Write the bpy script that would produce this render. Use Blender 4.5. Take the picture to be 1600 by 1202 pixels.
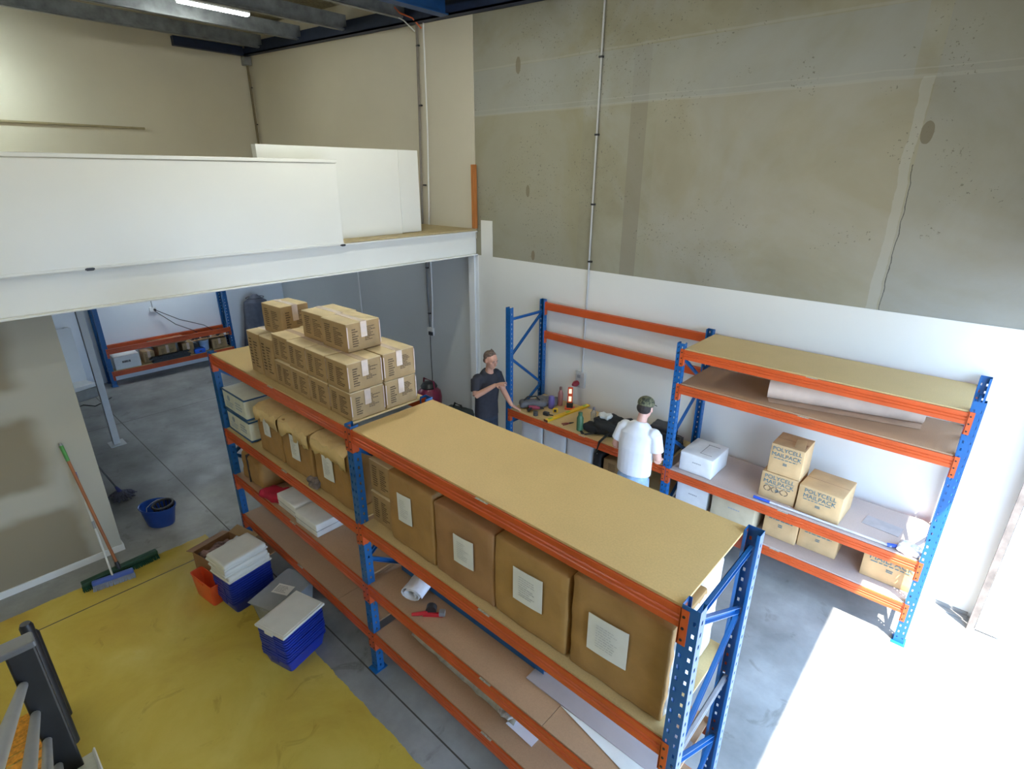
import bpy, bmesh, math, random
from mathutils import Vector, Matrix, noise
random.seed(7)
PI = math.pi
for o in list(bpy.data.objects): bpy.data.objects.remove(o)
SC = bpy.context.scene
COL = SC.collection
# ------------------------------------------------------------------ camera
cd = bpy.data.cameras.new('camera'); cam = bpy.data.objects.new('camera', cd); COL.objects.link(cam)
cd.sensor_fit = 'HORIZONTAL'; cd.sensor_width = 36.0; cd.lens = 848.18/1600*36.0
cd.clip_start = 0.05; cd.clip_end = 300
yaw, pitch, roll = 7.34503954e-01, 1.20039203, 4.72972410e-03
R = Matrix.Rotation(yaw,3,'Z') @ Matrix.Rotation(pitch,3,'X') @ Matrix.Rotation(roll,3,'Z')
cam.matrix_world = Matrix.Translation((0,0,4.5)) @ R.to_4x4()
SC.camera = cam
# ------------------------------------------------------------------ view, sky, sun
SC.view_settings.view_transform = 'Standard'; SC.view_settings.look = 'None'
SC.view_settings.gamma = 1; SC.view_settings.use_curve_mapping = False
SC.view_settings.exposure = 0.7
w = bpy.data.worlds.new('sky'); SC.world = w; w.use_nodes = True
bgn = w.node_tree.nodes['Background']; bgn.inputs[0].default_value = (0.42,0.65,1.0,1); bgn.inputs[1].default_value = 6.2
sd = bpy.data.lights.new('sun','SUN'); sd.energy = 20; sd.angle = math.radians(0.8); sd.color = (1.0,0.94,0.86)
so = bpy.data.objects.new('sun', sd); COL.objects.link(so)
so.rotation_euler = Vector((-0.38,0.28,-1.0)).to_track_quat('-Z','Y').to_euler()
so.location = (8,-4,14)

# ------------------------------------------------------------------ materials
def nodes(name):
    m = bpy.data.materials.new(name); m.use_nodes = True
    nt = m.node_tree; return m, nt, nt.nodes['Principled BSDF']
def L(nt,a,b): nt.links.new(a,b)
def ramp(nt, fac, stops):
    r = nt.nodes.new('ShaderNodeValToRGB'); els = r.color_ramp.elements
    while len(els) < len(stops): els.new(0.5)
    for e,(p,c) in zip(els, stops): e.position = p; e.color = (*c,1) if len(c)==3 else c
    L(nt, fac, r.inputs[0]); return r.outputs[0]
def tex(nt, scale, detail=4, coord='Object', stretch=None, rough=0.55):
    tc = nt.nodes.new('ShaderNodeTexCoord'); src = tc.outputs[coord]
    if coord == 'World':
        src = None
    if stretch:
        mp = nt.nodes.new('ShaderNodeMapping'); mp.inputs['Scale'].default_value = stretch; L(nt, src, mp.inputs[0]); src = mp.outputs[0]
    n = nt.nodes.new('ShaderNodeTexNoise'); n.inputs['Scale'].default_value = scale; n.inputs['Detail'].default_value = detail
    n.inputs['Roughness'].default_value = rough; L(nt, src, n.inputs['Vector']); return n.outputs['Fac']
def bump(nt, b, fac, strength=0.2, dist=0.01):
    k = nt.nodes.new('ShaderNodeBump'); k.inputs['Strength'].default_value = strength; k.inputs['Distance'].default_value = dist
    L(nt, fac, k.inputs['Height']); L(nt, k.outputs[0], b.inputs['Normal'])
def mul(c,k): return tuple(min(1,x*k) for x in c)
_M = {}
def mat(name, col, rough=0.5, metal=0.0, var=0.12, scale=8.0, bmp=0.0, bscale=None, stretch=None, spec=0.5, dark=None, light=None):
    if name in _M: return _M[name]
    m, nt, b = nodes(name)
    f = tex(nt, scale, 5, stretch=stretch)
    L(nt, ramp(nt, f, [(0.3, dark or mul(col,1-var)), (0.7, light or mul(col,1+var))]), b.inputs['Base Color'])
    b.inputs['Roughness'].default_value = rough; b.inputs['Metallic'].default_value = metal
    b.inputs['Specular IOR Level'].default_value = spec
    if bmp: bump(nt, b, tex(nt, bscale or scale*3, 4, stretch=stretch), bmp)
    _M[name] = m; return m
def painted_steel(name, col, chip, rough=0.38):
    m, nt, b = nodes(name)
    f = tex(nt, 3.0, 4); base = ramp(nt, f, [(0.3, mul(col,0.85)),(0.7, mul(col,1.1))])
    s = tex(nt, 34, 6, rough=0.7)
    mask = ramp(nt, s, [(0.76,(0,0,0)),(0.79,(1,1,1))])
    mx = nt.nodes.new('ShaderNodeMixRGB'); L(nt, mask, mx.inputs[0]); L(nt, base, mx.inputs[1]); mx.inputs[2].default_value = (*chip,1)
    L(nt, mx.outputs[0], b.inputs['Base Color']); b.inputs['Roughness'].default_value = rough
    _M[name] = m; return m
ORANGE = painted_steel('orange_beam_paint', (0.57,0.088,0.018), (0.30,0.12,0.06))
BLUE = painted_steel('blue_upright_paint', (0.008,0.105,0.31), (0.03,0.10,0.26))
NAVY = mat('navy_rafter_paint', (0.012,0.022,0.06), 0.5, var=0.2)
GALV = mat('galvanised_steel', (0.34,0.37,0.40), 0.42, 0.55, 0.28, 5.0, 0.05)
DARKSTEEL = mat('black_steel', (0.018,0.019,0.021), 0.42, 0.2, 0.2)
GREYSTEEL = mat('grey_rail_tube', (0.30,0.31,0.32), 0.35, 0.3, 0.1)
def mdf_mat(name, col):
    m, nt, b = nodes(name)
    f1 = tex(nt, 1.6, 3); f2 = tex(nt, 90, 3)
    c1 = ramp(nt, f1, [(0.25, mul(col,0.93)),(0.75, mul(col,1.05))])
    c2 = ramp(nt, f2, [(0.3,(0.93,0.93,0.93)),(0.7,(1.05,1.05,1.05))])
    mx = nt.nodes.new('ShaderNodeMixRGB'); mx.blend_type='MULTIPLY'; mx.inputs[0].default_value = 1
    L(nt,c1,mx.inputs[1]); L(nt,c2,mx.inputs[2]); L(nt,mx.outputs[0],b.inputs['Base Color'])
    b.inputs['Roughness'].default_value = 0.5; b.inputs['Specular IOR Level'].default_value = 0.35
    _M[name]=m; return m
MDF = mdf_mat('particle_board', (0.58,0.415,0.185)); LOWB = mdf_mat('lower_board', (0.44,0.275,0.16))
def card_mat(name, col, wrinkle=0.25):
    m, nt, b = nodes(name)
    f = tex(nt, 4.0, 5); L(nt, ramp(nt, f, [(0.25, mul(col,0.80)),(0.75, mul(col,1.14))]), b.inputs['Base Color'])
    b.inputs['Roughness'].default_value = 0.62; b.inputs['Specular IOR Level'].default_value = 0.3
    bump(nt, b, tex(nt, 9, 6), wrinkle, 0.02); _M[name]=m; return m
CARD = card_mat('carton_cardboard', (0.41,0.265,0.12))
CARD_LIT_TOP = card_mat('carton_lit_top_cardboard', (0.72,0.57,0.34))  # same cardboard made paler, light from above put into the top faces
CARD_TAN = card_mat('tan_cardboard', (0.60,0.40,0.20))
CARD_DARK = card_mat('brown_cardboard', (0.36,0.20,0.10))
KRAFT = card_mat('kraft_wrap', (0.39,0.22,0.078), 0.5)
KRAFT_LT = card_mat('kraft_fold', (0.76,0.55,0.26), 0.8)
PAPER = mat('label_paper', (0.72,0.72,0.68), 0.7, var=0.04)
INK = mat('ink', (0.06,0.05,0.05), 0.7, var=0.1)
INK_SOFT = mat('faded_ink', (0.12,0.075,0.035), 0.7, var=0.1)
INK_GREY = mat('pencil_grey_ink', (0.33,0.33,0.33), 0.7, var=0.1)
INK_BLUE = mat('blue_green_ink', (0.07,0.17,0.20), 0.7, var=0.1)
TAPE = mat('clear_tape', (0.66,0.50,0.38), 0.15, var=0.1)
TAPE_SHINE = mat('shiny_tape', (0.66,0.51,0.42), 0.15, var=0.12)
WHITE = mat('white_paint', (0.80,0.80,0.78), 0.45, var=0.02, scale=2)
MEZZ_WHITE = mat('mezzanine_white', (0.78,0.77,0.715), 0.30, var=0.02, scale=1.2)
CREAM = mat('cream_wall_paint', (0.60,0.55,0.44), 0.6, var=0.04, scale=0.7)
WHITE_BOX = mat('white_carton', (0.74,0.74,0.72), 0.5, var=0.06)
WHITE_PLASTIC = mat('white_plastic', (0.72,0.70,0.62), 0.35, var=0.04)
WRAP = mat('plastic_wrap_sheet', (0.80,0.79,0.75), 0.22, var=0.10, bmp=0.8, bscale=14)
BLUE_PLASTIC = mat('blue_plastic', (0.012,0.035,0.33), 0.35, var=0.1)
BLACK = mat('black_fabric', (0.012,0.013,0.014), 0.75, var=0.3)
BLACK_PL = mat('black_plastic', (0.02,0.02,0.022), 0.4, var=0.2)
RED_PL = mat('red_plastic', (0.55,0.02,0.03), 0.4)
ORANGE_PL = mat('orange_plastic', (0.80,0.10,0.03), 0.35, var=0.08)
YELLOW = mat('yellow_tool', (0.80,0.50,0.02), 0.4)
GREEN = mat('sage_green_enamel', (0.07,0.17,0.085), 0.35)
PURPLE = mat('purple_enamel', (0.14,0.11,0.33), 0.35)
COPPER = mat('copper_pink', (0.48,0.20,0.17), 0.3, 0.4)
SKIN = mat('skin', (0.58,0.30,0.20), 0.5, var=0.06)
SKIN_PALE = mat('pale_skin', (0.66,0.38,0.29), 0.5, var=0.06)
CHARCOAL = mat('charcoal_cloth', (0.026,0.026,0.034), 0.85, var=0.2, bmp=0.3, bscale=10)
TEE = mat('white_cotton', (0.78,0.80,0.84), 0.85, var=0.03, bmp=0.5, bscale=7)
DENIM = mat('light_denim', (0.28,0.40,0.56), 0.85, var=0.25, scale=10, bmp=0.4)
DARKDENIM = mat('dark_trousers', (0.03,0.035,0.05), 0.85, var=0.2)
GREY_FABRIC = mat('grey_blue_fabric', (0.10,0.11,0.145), 0.85, var=0.2, bmp=0.5, bscale=6)
WOOD = mat('broom_handle_wood', (0.36,0.13,0.045), 0.5, var=0.15, stretch=(1,1,0.1))
TIMBER = mat('timber_stud', (0.45,0.16,0.035), 0.6, var=0.2, stretch=(6,6,0.5))
PIPE = mat('grey_conduit', (0.50,0.50,0.49), 0.4, var=0.05)
def glassy(name, col, rough, trans):
    m, nt, b = nodes(name); b.inputs['Base Color'].default_value=(*col,1); b.inputs['Roughness'].default_value=rough
    b.inputs['Transmission Weight'].default_value=trans; b.inputs['IOR'].default_value=1.3
    f = tex(nt, 6, 3); L(nt, ramp(nt, f, [(0,(rough*0.8,)*3),(1,(rough*1.3,)*3)]), b.inputs['Roughness']); _M[name]=m; return m
CLEAR = mat('clear_polypropylene', (0.46,0.49,0.52), 0.25, var=0.05); CLEAR.node_tree.nodes['Principled BSDF'].inputs['Alpha'].default_value = 0.55
BOTTLE_CLEAR = glassy('clear_bottle', (0.75,0.80,0.90), 0.1, 0.8)
def emis(name, col, s):
    m, nt, b = nodes(name); b.inputs['Base Color'].default_value=(*col,1)
    b.inputs['Emission Color'].default_value=(*col,1); b.inputs['Emission Strength'].default_value=s; _M[name]=m; return m
def tube_light(k, col=(0.97,1.0,0.92)): return emis('lit_diffuser_%d'%k, col, float(k))

def floor_mat():
    m, nt, b = nodes('concrete_floor'); N = nt.nodes
    g = N.new('ShaderNodeNewGeometry'); sep = N.new('ShaderNodeSeparateXYZ'); L(nt, g.outputs['Position'], sep.inputs[0])
    def nz(scale, detail=6, dist=0.0):
        n = N.new('ShaderNodeTexNoise'); n.inputs['Scale'].default_value=scale; n.inputs['Detail'].default_value=detail
        n.inputs['Roughness'].default_value=0.62; n.inputs['Distortion'].default_value=dist; L(nt, g.outputs['Position'], n.inputs['Vector']); return n.outputs['Fac']
    def mth(op,a,bb=None,c=None):
        k = N.new('ShaderNodeMath'); k.operation=op
        for i,v in enumerate((a,bb,c)):
            if v is None: continue
            if isinstance(v,(int,float)): k.inputs[i].default_value=v
            else: L(nt,v,k.inputs[i])
        return k.outputs[0]
    conc = ramp(nt, nz(0.9,7), [(0.30,(0.16,0.16,0.15)),(0.5,(0.26,0.26,0.245)),(0.72,(0.40,0.40,0.385))])
    n2 = nz(2.3,8,1.2); stain = ramp(nt, n2, [(0.60,(1,1,1)),(0.68,(0.66,0.65,0.62)),(0.72,(0.95,0.95,0.95))])
    mx = N.new('ShaderNodeMixRGB'); mx.blend_type='MULTIPLY'; mx.inputs[0].default_value=0.8; L(nt,conc,mx.inputs[1]); L(nt,stain,mx.inputs[2])
    yel = ramp(nt, nz(1.1,7,0.4), [(0.28,(0.50,0.32,0.045)),(0.5,(0.60,0.44,0.068)),(0.66,(0.67,0.52,0.11)),(0.76,(0.70,0.58,0.20))])
    s2 = ramp(nt, nz(3.1,7,0.8), [(0.62,(1,1,1)),(0.70,(0.72,0.66,0.55))])
    my = N.new('ShaderNodeMixRGB'); my.blend_type='MULTIPLY'; my.inputs[0].default_value=0.7; L(nt,yel,my.inputs[1]); L(nt,s2,my.inputs[2])
    ny = mth('MULTIPLY', mth('SUBTRACT', nz(7,3), 0.5), 0.06)
    in_y = mth('LESS_THAN', mth('ADD', sep.outputs['Y'], ny), 1.735)
    in_x = mth('GREATER_THAN', mth('ADD', sep.outputs['X'], ny), -7.06)
    f = mth('MULTIPLY', in_x, in_y)
    mm = N.new('ShaderNodeMixRGB'); L(nt,f,mm.inputs[0]); L(nt,mx.outputs[0],mm.inputs[1]); L(nt,my.outputs[0],mm.inputs[2])
    # saw-cut joints
    def line(sock, c, wd): return mth('LESS_THAN', mth('ABSOLUTE', mth('SUBTRACT', sock, c)), wd)
    j = mth('ADD', line(sep.outputs['Y'],1.985,0.007), line(sep.outputs['X'],-6.62,0.008))
    j = mth('ADD', j, line(sep.outputs['X'],-11.9,0.007)); j = mth('MINIMUM', j, 1)
    mj = N.new('ShaderNodeMixRGB'); L(nt,j,mj.inputs[0]); L(nt,mm.outputs[0],mj.inputs[1]); mj.inputs[2].default_value=(0.06,0.055,0.04,1)
    L(nt, mj.outputs[0], b.inputs['Base Color'])
    L(nt, ramp(nt, nz(2,4), [(0.3,(0.34,)*3),(0.7,(0.6,)*3)]), b.inputs['Roughness'])
    bump(nt, b, nz(12,6), 0.08, 0.01); return m
def concrete_wall_mat():
    m, nt, b = nodes('bare_concrete_panel'); N = nt.nodes
    g = N.new('ShaderNodeNewGeometry'); sep = N.new('ShaderNodeSeparateXYZ'); L(nt, g.outputs['Position'], sep.inputs[0])
    X, Z = sep.outputs['X'], sep.outputs['Z']
    def nz(scale, detail=6, dist=0.0, st=(1,1,1)):
        mp = N.new('ShaderNodeMapping'); mp.inputs['Scale'].default_value=st; L(nt,g.outputs['Position'],mp.inputs[0])
        n = N.new('ShaderNodeTexNoise'); n.inputs['Scale'].default_value=scale; n.inputs['Detail'].default_value=detail
        n.inputs['Roughness'].default_value=0.6; n.inputs['Distortion'].default_value=dist; L(nt, mp.outputs[0], n.inputs['Vector']); return n.outputs['Fac']
    def mth(op,a,bb=None):
        k = N.new('ShaderNodeMath'); k.operation=op
        for i,v in enumerate((a,bb)):
            if v is None: continue
            if isinstance(v,(int,float)): k.inputs[i].default_value=v
            else: L(nt,v,k.inputs[i])
        return k.outputs[0]
    def box(x0,x1,z0,z1):
        a = mth('MULTIPLY', mth('GREATER_THAN',X,x0), mth('LESS_THAN',X,x1))
        return mth('MULTIPLY', a, mth('MULTIPLY', mth('GREATER_THAN',Z,z0), mth('LESS_THAN',Z,z1)))
    def blend(c, mask, col, k, mode='MIX'):
        x = N.new('ShaderNodeMixRGB'); x.blend_type=mode; L(nt, mth('MULTIPLY',mask,k), x.inputs[0]); L(nt,c,x.inputs[1]); x.inputs[2].default_value=(*col,1); return x.outputs[0]
    c = ramp(nt, nz(0.75,7,0.5), [(0.25,(0.225,0.20,0.13)),(0.5,(0.29,0.268,0.19)),(0.75,(0.36,0.34,0.265))])
    patch = ramp(nt, nz(0.5,5,1.0), [(0.45,(0,0,0)),(0.62,(1,1,1))])
    c = blend(c, patch, (0.35,0.35,0.325), 0.5)
    # weathered pour bands and formwork marks
    c = blend(c, box(-8,-4.85,2.5,5.36), (0.29,0.26,0.165), 0.45)
    c = blend(c, box(-3.72,-1.02,2.5,5.35), (0.33,0.295,0.22), 0.30)
    c = blend(c, box(-4.10,-3.86,2.5,5.98), (0.225,0.20,0.15), 0.65)
    c = blend(c, mth('MULTIPLY', box(-20,-1.1,5.36,5.98), nz(1.6,5)), (0.31,0.32,0.31), 0.8)
    c = blend(c, box(-0.92,3,2.5,8), (0.27,0.275,0.27), 0.35)
    # thin pale ridges
    zr = mth('ADD', Z, mth('MULTIPLY', mth('SUBTRACT', nz(0.9,4), 0.5), 0.05))
    for zz,wd in ((5.36,0.016),(6.0,0.012),(5.43,0.006)):
        c = blend(c, mth('LESS_THAN', mth('ABSOLUTE', mth('SUBTRACT', zr, zz)), wd), (0.40,0.38,0.33), 0.32)
    # crack following the right-hand formwork joint
    xr = mth('ADD', X, mth('MULTIPLY', mth('SUBTRACT', nz(1.7,5), 0.5), 0.14))
    c = blend(c, mth('MULTIPLY', mth('LESS_THAN', mth('ABSOLUTE', mth('SUBTRACT', xr, -0.98)), 0.045), box(-3,1,2.5,5.36)), (0.40,0.385,0.34), 0.5)
    c = blend(c, mth('MULTIPLY', mth('LESS_THAN', mth('ABSOLUTE', mth('SUBTRACT', xr, -0.91)), 0.004), box(-3,1,2.5,4.6)), (0.05,0.05,0.045), 0.8)
    # speckle pits
    sp = mth('MULTIPLY', mth('GREATER_THAN', nz(30,3), 0.63), mth('GREATER_THAN', nz(1.1,3), 0.54))
    c = blend(c, sp, (0.13,0.12,0.09), 0.7)
    # plugged lifting points and small rust spots
    for (px_,pz_,rx,rz,col) in ((-0.88,4.88,0.055,0.11,(0.17,0.145,0.10)),(-6.05,5.98,0.05,0.12,(0.20,0.17,0.12)),(-5.83,4.25,0.04,0.09,(0.20,0.17,0.11)),
                               (-5.7,3.28,0.04,0.08,(0.20,0.15,0.09)),(-3.75,2.95,0.02,0.03,(0.2,0.14,0.08)),(-4.6,6.0,0.03,0.04,(0.16,0.12,0.08))):
        dx = mth('DIVIDE', mth('SUBTRACT',X,px_), rx); dz = mth('DIVIDE', mth('SUBTRACT',Z,pz_), rz)
        d = mth('ADD', mth('MULTIPLY',dx,dx), mth('MULTIPLY',dz,dz))
        c = blend(c, mth('LESS_THAN', mth('ADD', d, mth('MULTIPLY', nz(14,3), 0.6)), 1.2), col, 0.85)
    L(nt, c, b.inputs['Base Color']); b.inputs['Roughness'].default_value=0.8; b.inputs['Specular IOR Level'].default_value=0.25
    bump(nt, b, nz(9,7), 0.25, 0.02); return m
def plaster_mat():
    m, nt, b = nodes('patched_plasterboard'); N = nt.nodes
    g = N.new('ShaderNodeNewGeometry'); sep = N.new('ShaderNodeSeparateXYZ'); L(nt, g.outputs['Position'], sep.inputs[0])
    n = N.new('ShaderNodeTexNoise'); n.inputs['Scale'].default_value=2.2; L(nt,g.outputs['Position'],n.inputs['Vector'])
    def sm(sock,a,bb):
        k = N.new('ShaderNodeMapRange'); k.interpolation_type='SMOOTHSTEP'; k.inputs[1].default_value=a; k.inputs[2].default_value=bb
        ad = N.new('ShaderNodeMath'); ad.operation='MULTIPLY_ADD'; L(nt,n.outputs['Fac'],ad.inputs[0]); ad.inputs[1].default_value=0.22; L(nt,sock,ad.inputs[2])
        L(nt,ad.outputs[0],k.inputs[0]); return k.outputs[0]
    def mth(op,a,bb):
        k = N.new('ShaderNodeMath'); k.operation=op
        for i,v in enumerate((a,bb)):
            if isinstance(v,(int,float)): k.inputs[i].default_value=v
            else: L(nt,v,k.inputs[i])
        return k.outputs[0]
    Yv, Z = sep.outputs['Y'], sep.outputs['Z']
    yl = mth('SUBTRACT',1,sm(Yv,0.45,0.70)); ys = mth('SUBTRACT',1,sm(Yv,0.60,0.80))
    up = mth('MULTIPLY', mth('MULTIPLY', sm(Z,2.38,2.50), 1.0), yl)
    midp = mth('MULTIPLY', mth('MULTIPLY', sm(Z,1.22,1.36), mth('SUBTRACT',1,sm(Z,2.02,2.18))), yl)
    low = mth('MULTIPLY', mth('SUBTRACT',1,sm(Z,0.92,1.06)), ys)
    f = mth('MINIMUM', mth('ADD', mth('ADD',up,midp),low),1)
    mx = N.new('ShaderNodeMixRGB'); L(nt,f,mx.inputs[0]); mx.inputs[1].default_value=(0.50,0.48,0.40,1); mx.inputs[2].default_value=(0.30,0.255,0.175,1)
    L(nt,mx.outputs[0],b.inputs['Base Color']); b.inputs['Roughness'].default_value=0.7; return m
def steel_deck_mat():
    m, nt, b = nodes('foil_and_mesh'); f = tex(nt, 16, 6, rough=0.8)
    L(nt, ramp(nt, f, [(0.35,(0.06,0.055,0.035)),(0.55,(0.26,0.23,0.14)),(0.7,(0.55,0.53,0.42))]), b.inputs['Base Color'])
    b.inputs['Roughness'].default_value=0.35; b.inputs['Metallic'].default_value=0.4; bump(nt,b,f,0.6,0.03); return m
def camo_mat():
    m, nt, b = nodes('camouflage'); f = tex(nt, 22, 3)
    L(nt, ramp(nt, f, [(0.40,(0.03,0.035,0.02)),(0.47,(0.10,0.10,0.05)),(0.55,(0.17,0.16,0.09)),(0.62,(0.06,0.07,0.035))]), b.inputs['Base Color']); b.inputs['Roughness'].default_value=0.85; return m
def tread_mat():
    m, nt, b = nodes('yellow_chequer_plate'); f = tex(nt, 40, 4)
    L(nt, ramp(nt, f, [(0.4,(0.20,0.13,0.02)),(0.6,(0.50,0.36,0.06))]), b.inputs['Base Color']); b.inputs['Roughness'].default_value=0.5; bump(nt,b,f,0.5,0.01); return m
FLOORM, CONC, PLASTER, DECKM, CAMO, TREAD = floor_mat(), concrete_wall_mat(), plaster_mat(), steel_deck_mat(), camo_mat(), tread_mat()
PARAPET = mat('outdoor_concrete', (0.24,0.235,0.22), 0.8, var=0.08, scale=1.5)

# ------------------------------------------------------------------ mesh helpers
class MB:
    def __init__(s): s.v=[]; s.f=[]; s.mi=[]
    def add(s, vs, fs, mi=0, M=None):
        b=len(s.v)
        for p in vs: s.v.append(tuple(M @ Vector(p)) if M else tuple(p))
        for f in fs: s.f.append([b+i for i in f]); s.mi.append(mi)
        return s
    def box(s, x0,x1,y0,y1,z0,z1, mi=0, M=None):
        return s.add([(x0,y0,z0),(x1,y0,z0),(x1,y1,z0),(x0,y1,z0),(x0,y0,z1),(x1,y0,z1),(x1,y1,z1),(x0,y1,z1)],
              [(0,3,2,1),(4,5,6,7),(0,1,5,4),(1,2,6,5),(2,3,7,6),(3,0,4,7)], mi, M)
    def tube(s, path, r, n=10, mi=0, cap=True, M=None):
        path=[Vector(p) for p in path]; rs = r if isinstance(r,(list,tuple)) else [r]*len(path)
        vs=[]; fs=[]; ref=None
        for i,p in enumerate(path):
            d = (path[min(i+1,len(path)-1)]-path[max(i-1,0)]).normalized()
            if ref is None: ref = Vector((0,0,1)) if abs(d.z)<0.9 else Vector((1,0,0))
            u = d.cross(ref).normalized(); v = d.cross(u).normalized(); ref = -v if False else ref
            rr = rs[i]; ru,rv = rr if isinstance(rr,(tuple,list)) else (rr,rr)
            for k in range(n):
                a=2*PI*k/n; vs.append(p+u*math.cos(a)*ru+v*math.sin(a)*rv)
        for i in range(len(path)-1):
            for k in range(n):
                a=i*n+k; b=i*n+(k+1)%n; fs.append((a,b,b+n,a+n))
        if cap:
            fs.append(tuple(range(n))[::-1]); fs.append(tuple(range((len(path)-1)*n, len(path)*n)))
        return s.add(vs,fs,mi,M)
    def lathe(s, prof, n=20, mi=0, M=None, c=(0,0)):
        vs=[]; fs=[]
        for r,z in prof:
            for k in range(n):
                a=2*PI*k/n; vs.append((c[0]+r*math.cos(a), c[1]+r*math.sin(a), z))
        for i in range(len(prof)-1):
            for k in range(n):
                a=i*n+k; b=i*n+(k+1)%n; fs.append((a,b,b+n,a+n))
        fs.append(tuple(range(n))[::-1]); fs.append(tuple(range((len(prof)-1)*n,len(prof)*n)))
        return s.add(vs,fs,mi,M)
    def extrude_x(s, poly, x0, x1, mi=0, M=None):   # poly of (y,z)
        n=len(poly); vs=[(x0,y,z) for y,z in poly]+[(x1,y,z) for y,z in poly]
        fs=[tuple(range(n))[::-1], tuple(range(n,2*n))]+[(i,(i+1)%n,(i+1)%n+n,i+n) for i in range(n)]
        return s.add(vs,fs,mi,M)
    def ellipsoid(s, c, r, n=14, m=10, mi=0, M=None):
        vs=[(c[0],c[1],c[2]-r[2])]; fs=[]
        for j in range(1,m):
            t=-PI/2+PI*j/m
            for k in range(n):
                a=2*PI*k/n; vs.append((c[0]+r[0]*math.cos(t)*math.cos(a), c[1]+r[1]*math.cos(t)*math.sin(a), c[2]+r[2]*math.sin(t)))
        vs.append((c[0],c[1],c[2]+r[2])); T=len(vs)-1
        for k in range(n):
            fs.append((0,1+(k+1)%n,1+k)); fs.append((T,T-n+k,T-n+(k+1)%n))
        for j in range(m-2):
            for k in range(n):
                a=1+j*n+k; b=1+j*n+(k+1)%n; fs.append((a,b,b+n,a+n))
        return s.add(vs,fs,mi,M)
    def mesh(s, name, mats, smooth=False):
        me=bpy.data.meshes.new(name); me.from_pydata(s.v,[],s.f)
        for m in (mats if isinstance(mats,(list,tuple)) else [mats]): me.materials.append(m)
        me.polygons.foreach_set('material_index', s.mi); me.update()
        bm=bmesh.new(); bm.from_mesh(me); bmesh.ops.recalc_face_normals(bm, faces=bm.faces); bm.to_mesh(me); bm.free()
        if smooth:
            me.polygons.foreach_set('use_smooth',[True]*len(me.polygons)); me.set_sharp_from_angle(angle=math.radians(38))
        return me
def link(name, me, parent=None, loc=(0,0,0), rotz=0, label=None, cat=None, group=None, kind=None, bevel=0, solid=0):
    o=bpy.data.objects.new(name, me); COL.objects.link(o); o.parent=parent; o.location=loc; o.rotation_euler=(0,0,rotz)
    if label: o['label']=label
    if cat: o['category']=cat
    if group: o['group']=group
    if kind: o['kind']=kind
    if solid:
        k=o.modifiers.new('solid','SOLIDIFY'); k.thickness=solid; k.offset=-1
    if bevel:
        k=o.modifiers.new('bevel','BEVEL'); k.width=bevel; k.segments=2; k.limit_method='ANGLE'; k.angle_limit=math.radians(40)
    return o
def thing(name, label, cat, loc=(0,0,0), rotz=0, group=None):
    return link(name, None, None, loc, rotz, label, cat, group)
def part(name, mb, mats, parent, smooth=False, **k):
    return link(name, mb.mesh(name, mats, smooth), parent, **k)
def struct(name, mb, mats, smooth=False, label=None, **k):
    o = link(name, mb.mesh(name, mats, smooth), None, kind='structure', **k)
    if label: o['label']=label
    return o
def solo(name, mb, mats, label, cat, smooth=True, **k):
    return link(name, mb.mesh(name, mats, smooth), None, label=label, cat=cat, **k)
def copy_tree(root, loc, rotz=None, label=None, parent=None):
    r=root.copy(); COL.objects.link(r); r.parent=parent
    if parent is None:
        r.location=loc
        if rotz is not None: r.rotation_euler=(0,0,rotz)
        if label: r['label']=label
    for ch in list(root.children): copy_tree(ch, None, None, None, r)
    return r
def rounded_box(sx,sy,sz, r=0.02, n=7, amp=0.0, freq=6, seed=0, bulge=0.0):
    """box with its base centred on the origin, soft edges and wrinkles"""
    mb=MB(); faces=[]
    H=(sx/2-r, sy/2-r, sz/2-r); cache={}
    def vert(p):
        key=tuple(round(a,5) for a in p)
        if key in cache: return cache[key]
        q=Vector((p[0]*sx/2,p[1]*sy/2,p[2]*sz/2)); inner=Vector([max(-H[i],min(H[i],q[i])) for i in range(3)])
        d=(q-inner); nn=d.normalized() if d.length>1e-9 else q.normalized()
        q=inner+nn*r
        b=bulge*(1-p[0]**2)*(1-p[1]**2)+bulge*(1-p[0]**2)*(1-p[2]**2)+bulge*(1-p[1]**2)*(1-p[2]**2)
        q=q+nn*b
        if amp:
            a=noise.noise(q*freq+Vector((seed,seed*2.3,0)))*amp + noise.noise(q*freq*2.7+Vector((0,seed,3)))*amp*0.5
            q=q+nn*a
        cache[key]=len(mb.v); mb.v.append((q.x,q.y,q.z+sz/2)); return cache[key]
    # denser at the ends so that the rounding resolves
    g=[-1,-1+2*r/max(sx,sy,sz)]+[-1+2*(i/n) for i in range(1,n)]+[1-2*r/max(sx,sy,sz),1]
    g=sorted(set(g))
    for ax in range(3):
        for sgn in (-1,1):
            for i in range(len(g)-1):
                for j in range(len(g)-1):
                    q=[]
                    for (a,b_) in ((g[i],g[j]),(g[i+1],g[j]),(g[i+1],g[j+1]),(g[i],g[j+1])):
                        p=[0,0,0]; p[ax]=sgn; p[(ax+1)%3]=a; p[(ax+2)%3]=b_; q.append(vert(p))
                    mb.f.append(q); mb.mi.append(0)
    return mb
def text_mesh(s, size, mat_, depth=0.001, spacing=1.0):
    c=bpy.data.curves.new('text','FONT'); c.body=s; c.size=size; c.extrude=depth/2; c.align_x='CENTER'; c.align_y='CENTER'; c.space_character=spacing
    c.resolution_u=3
    o=bpy.data.objects.new('tmp',c); COL.objects.link(o); dg=bpy.context.evaluated_depsgraph_get(); dg.update()
    me=bpy.data.meshes.new_from_object(o.evaluated_get(dg)); bpy.data.objects.remove(o)
    me.materials.clear(); me.materials.append(mat_); return me
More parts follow.
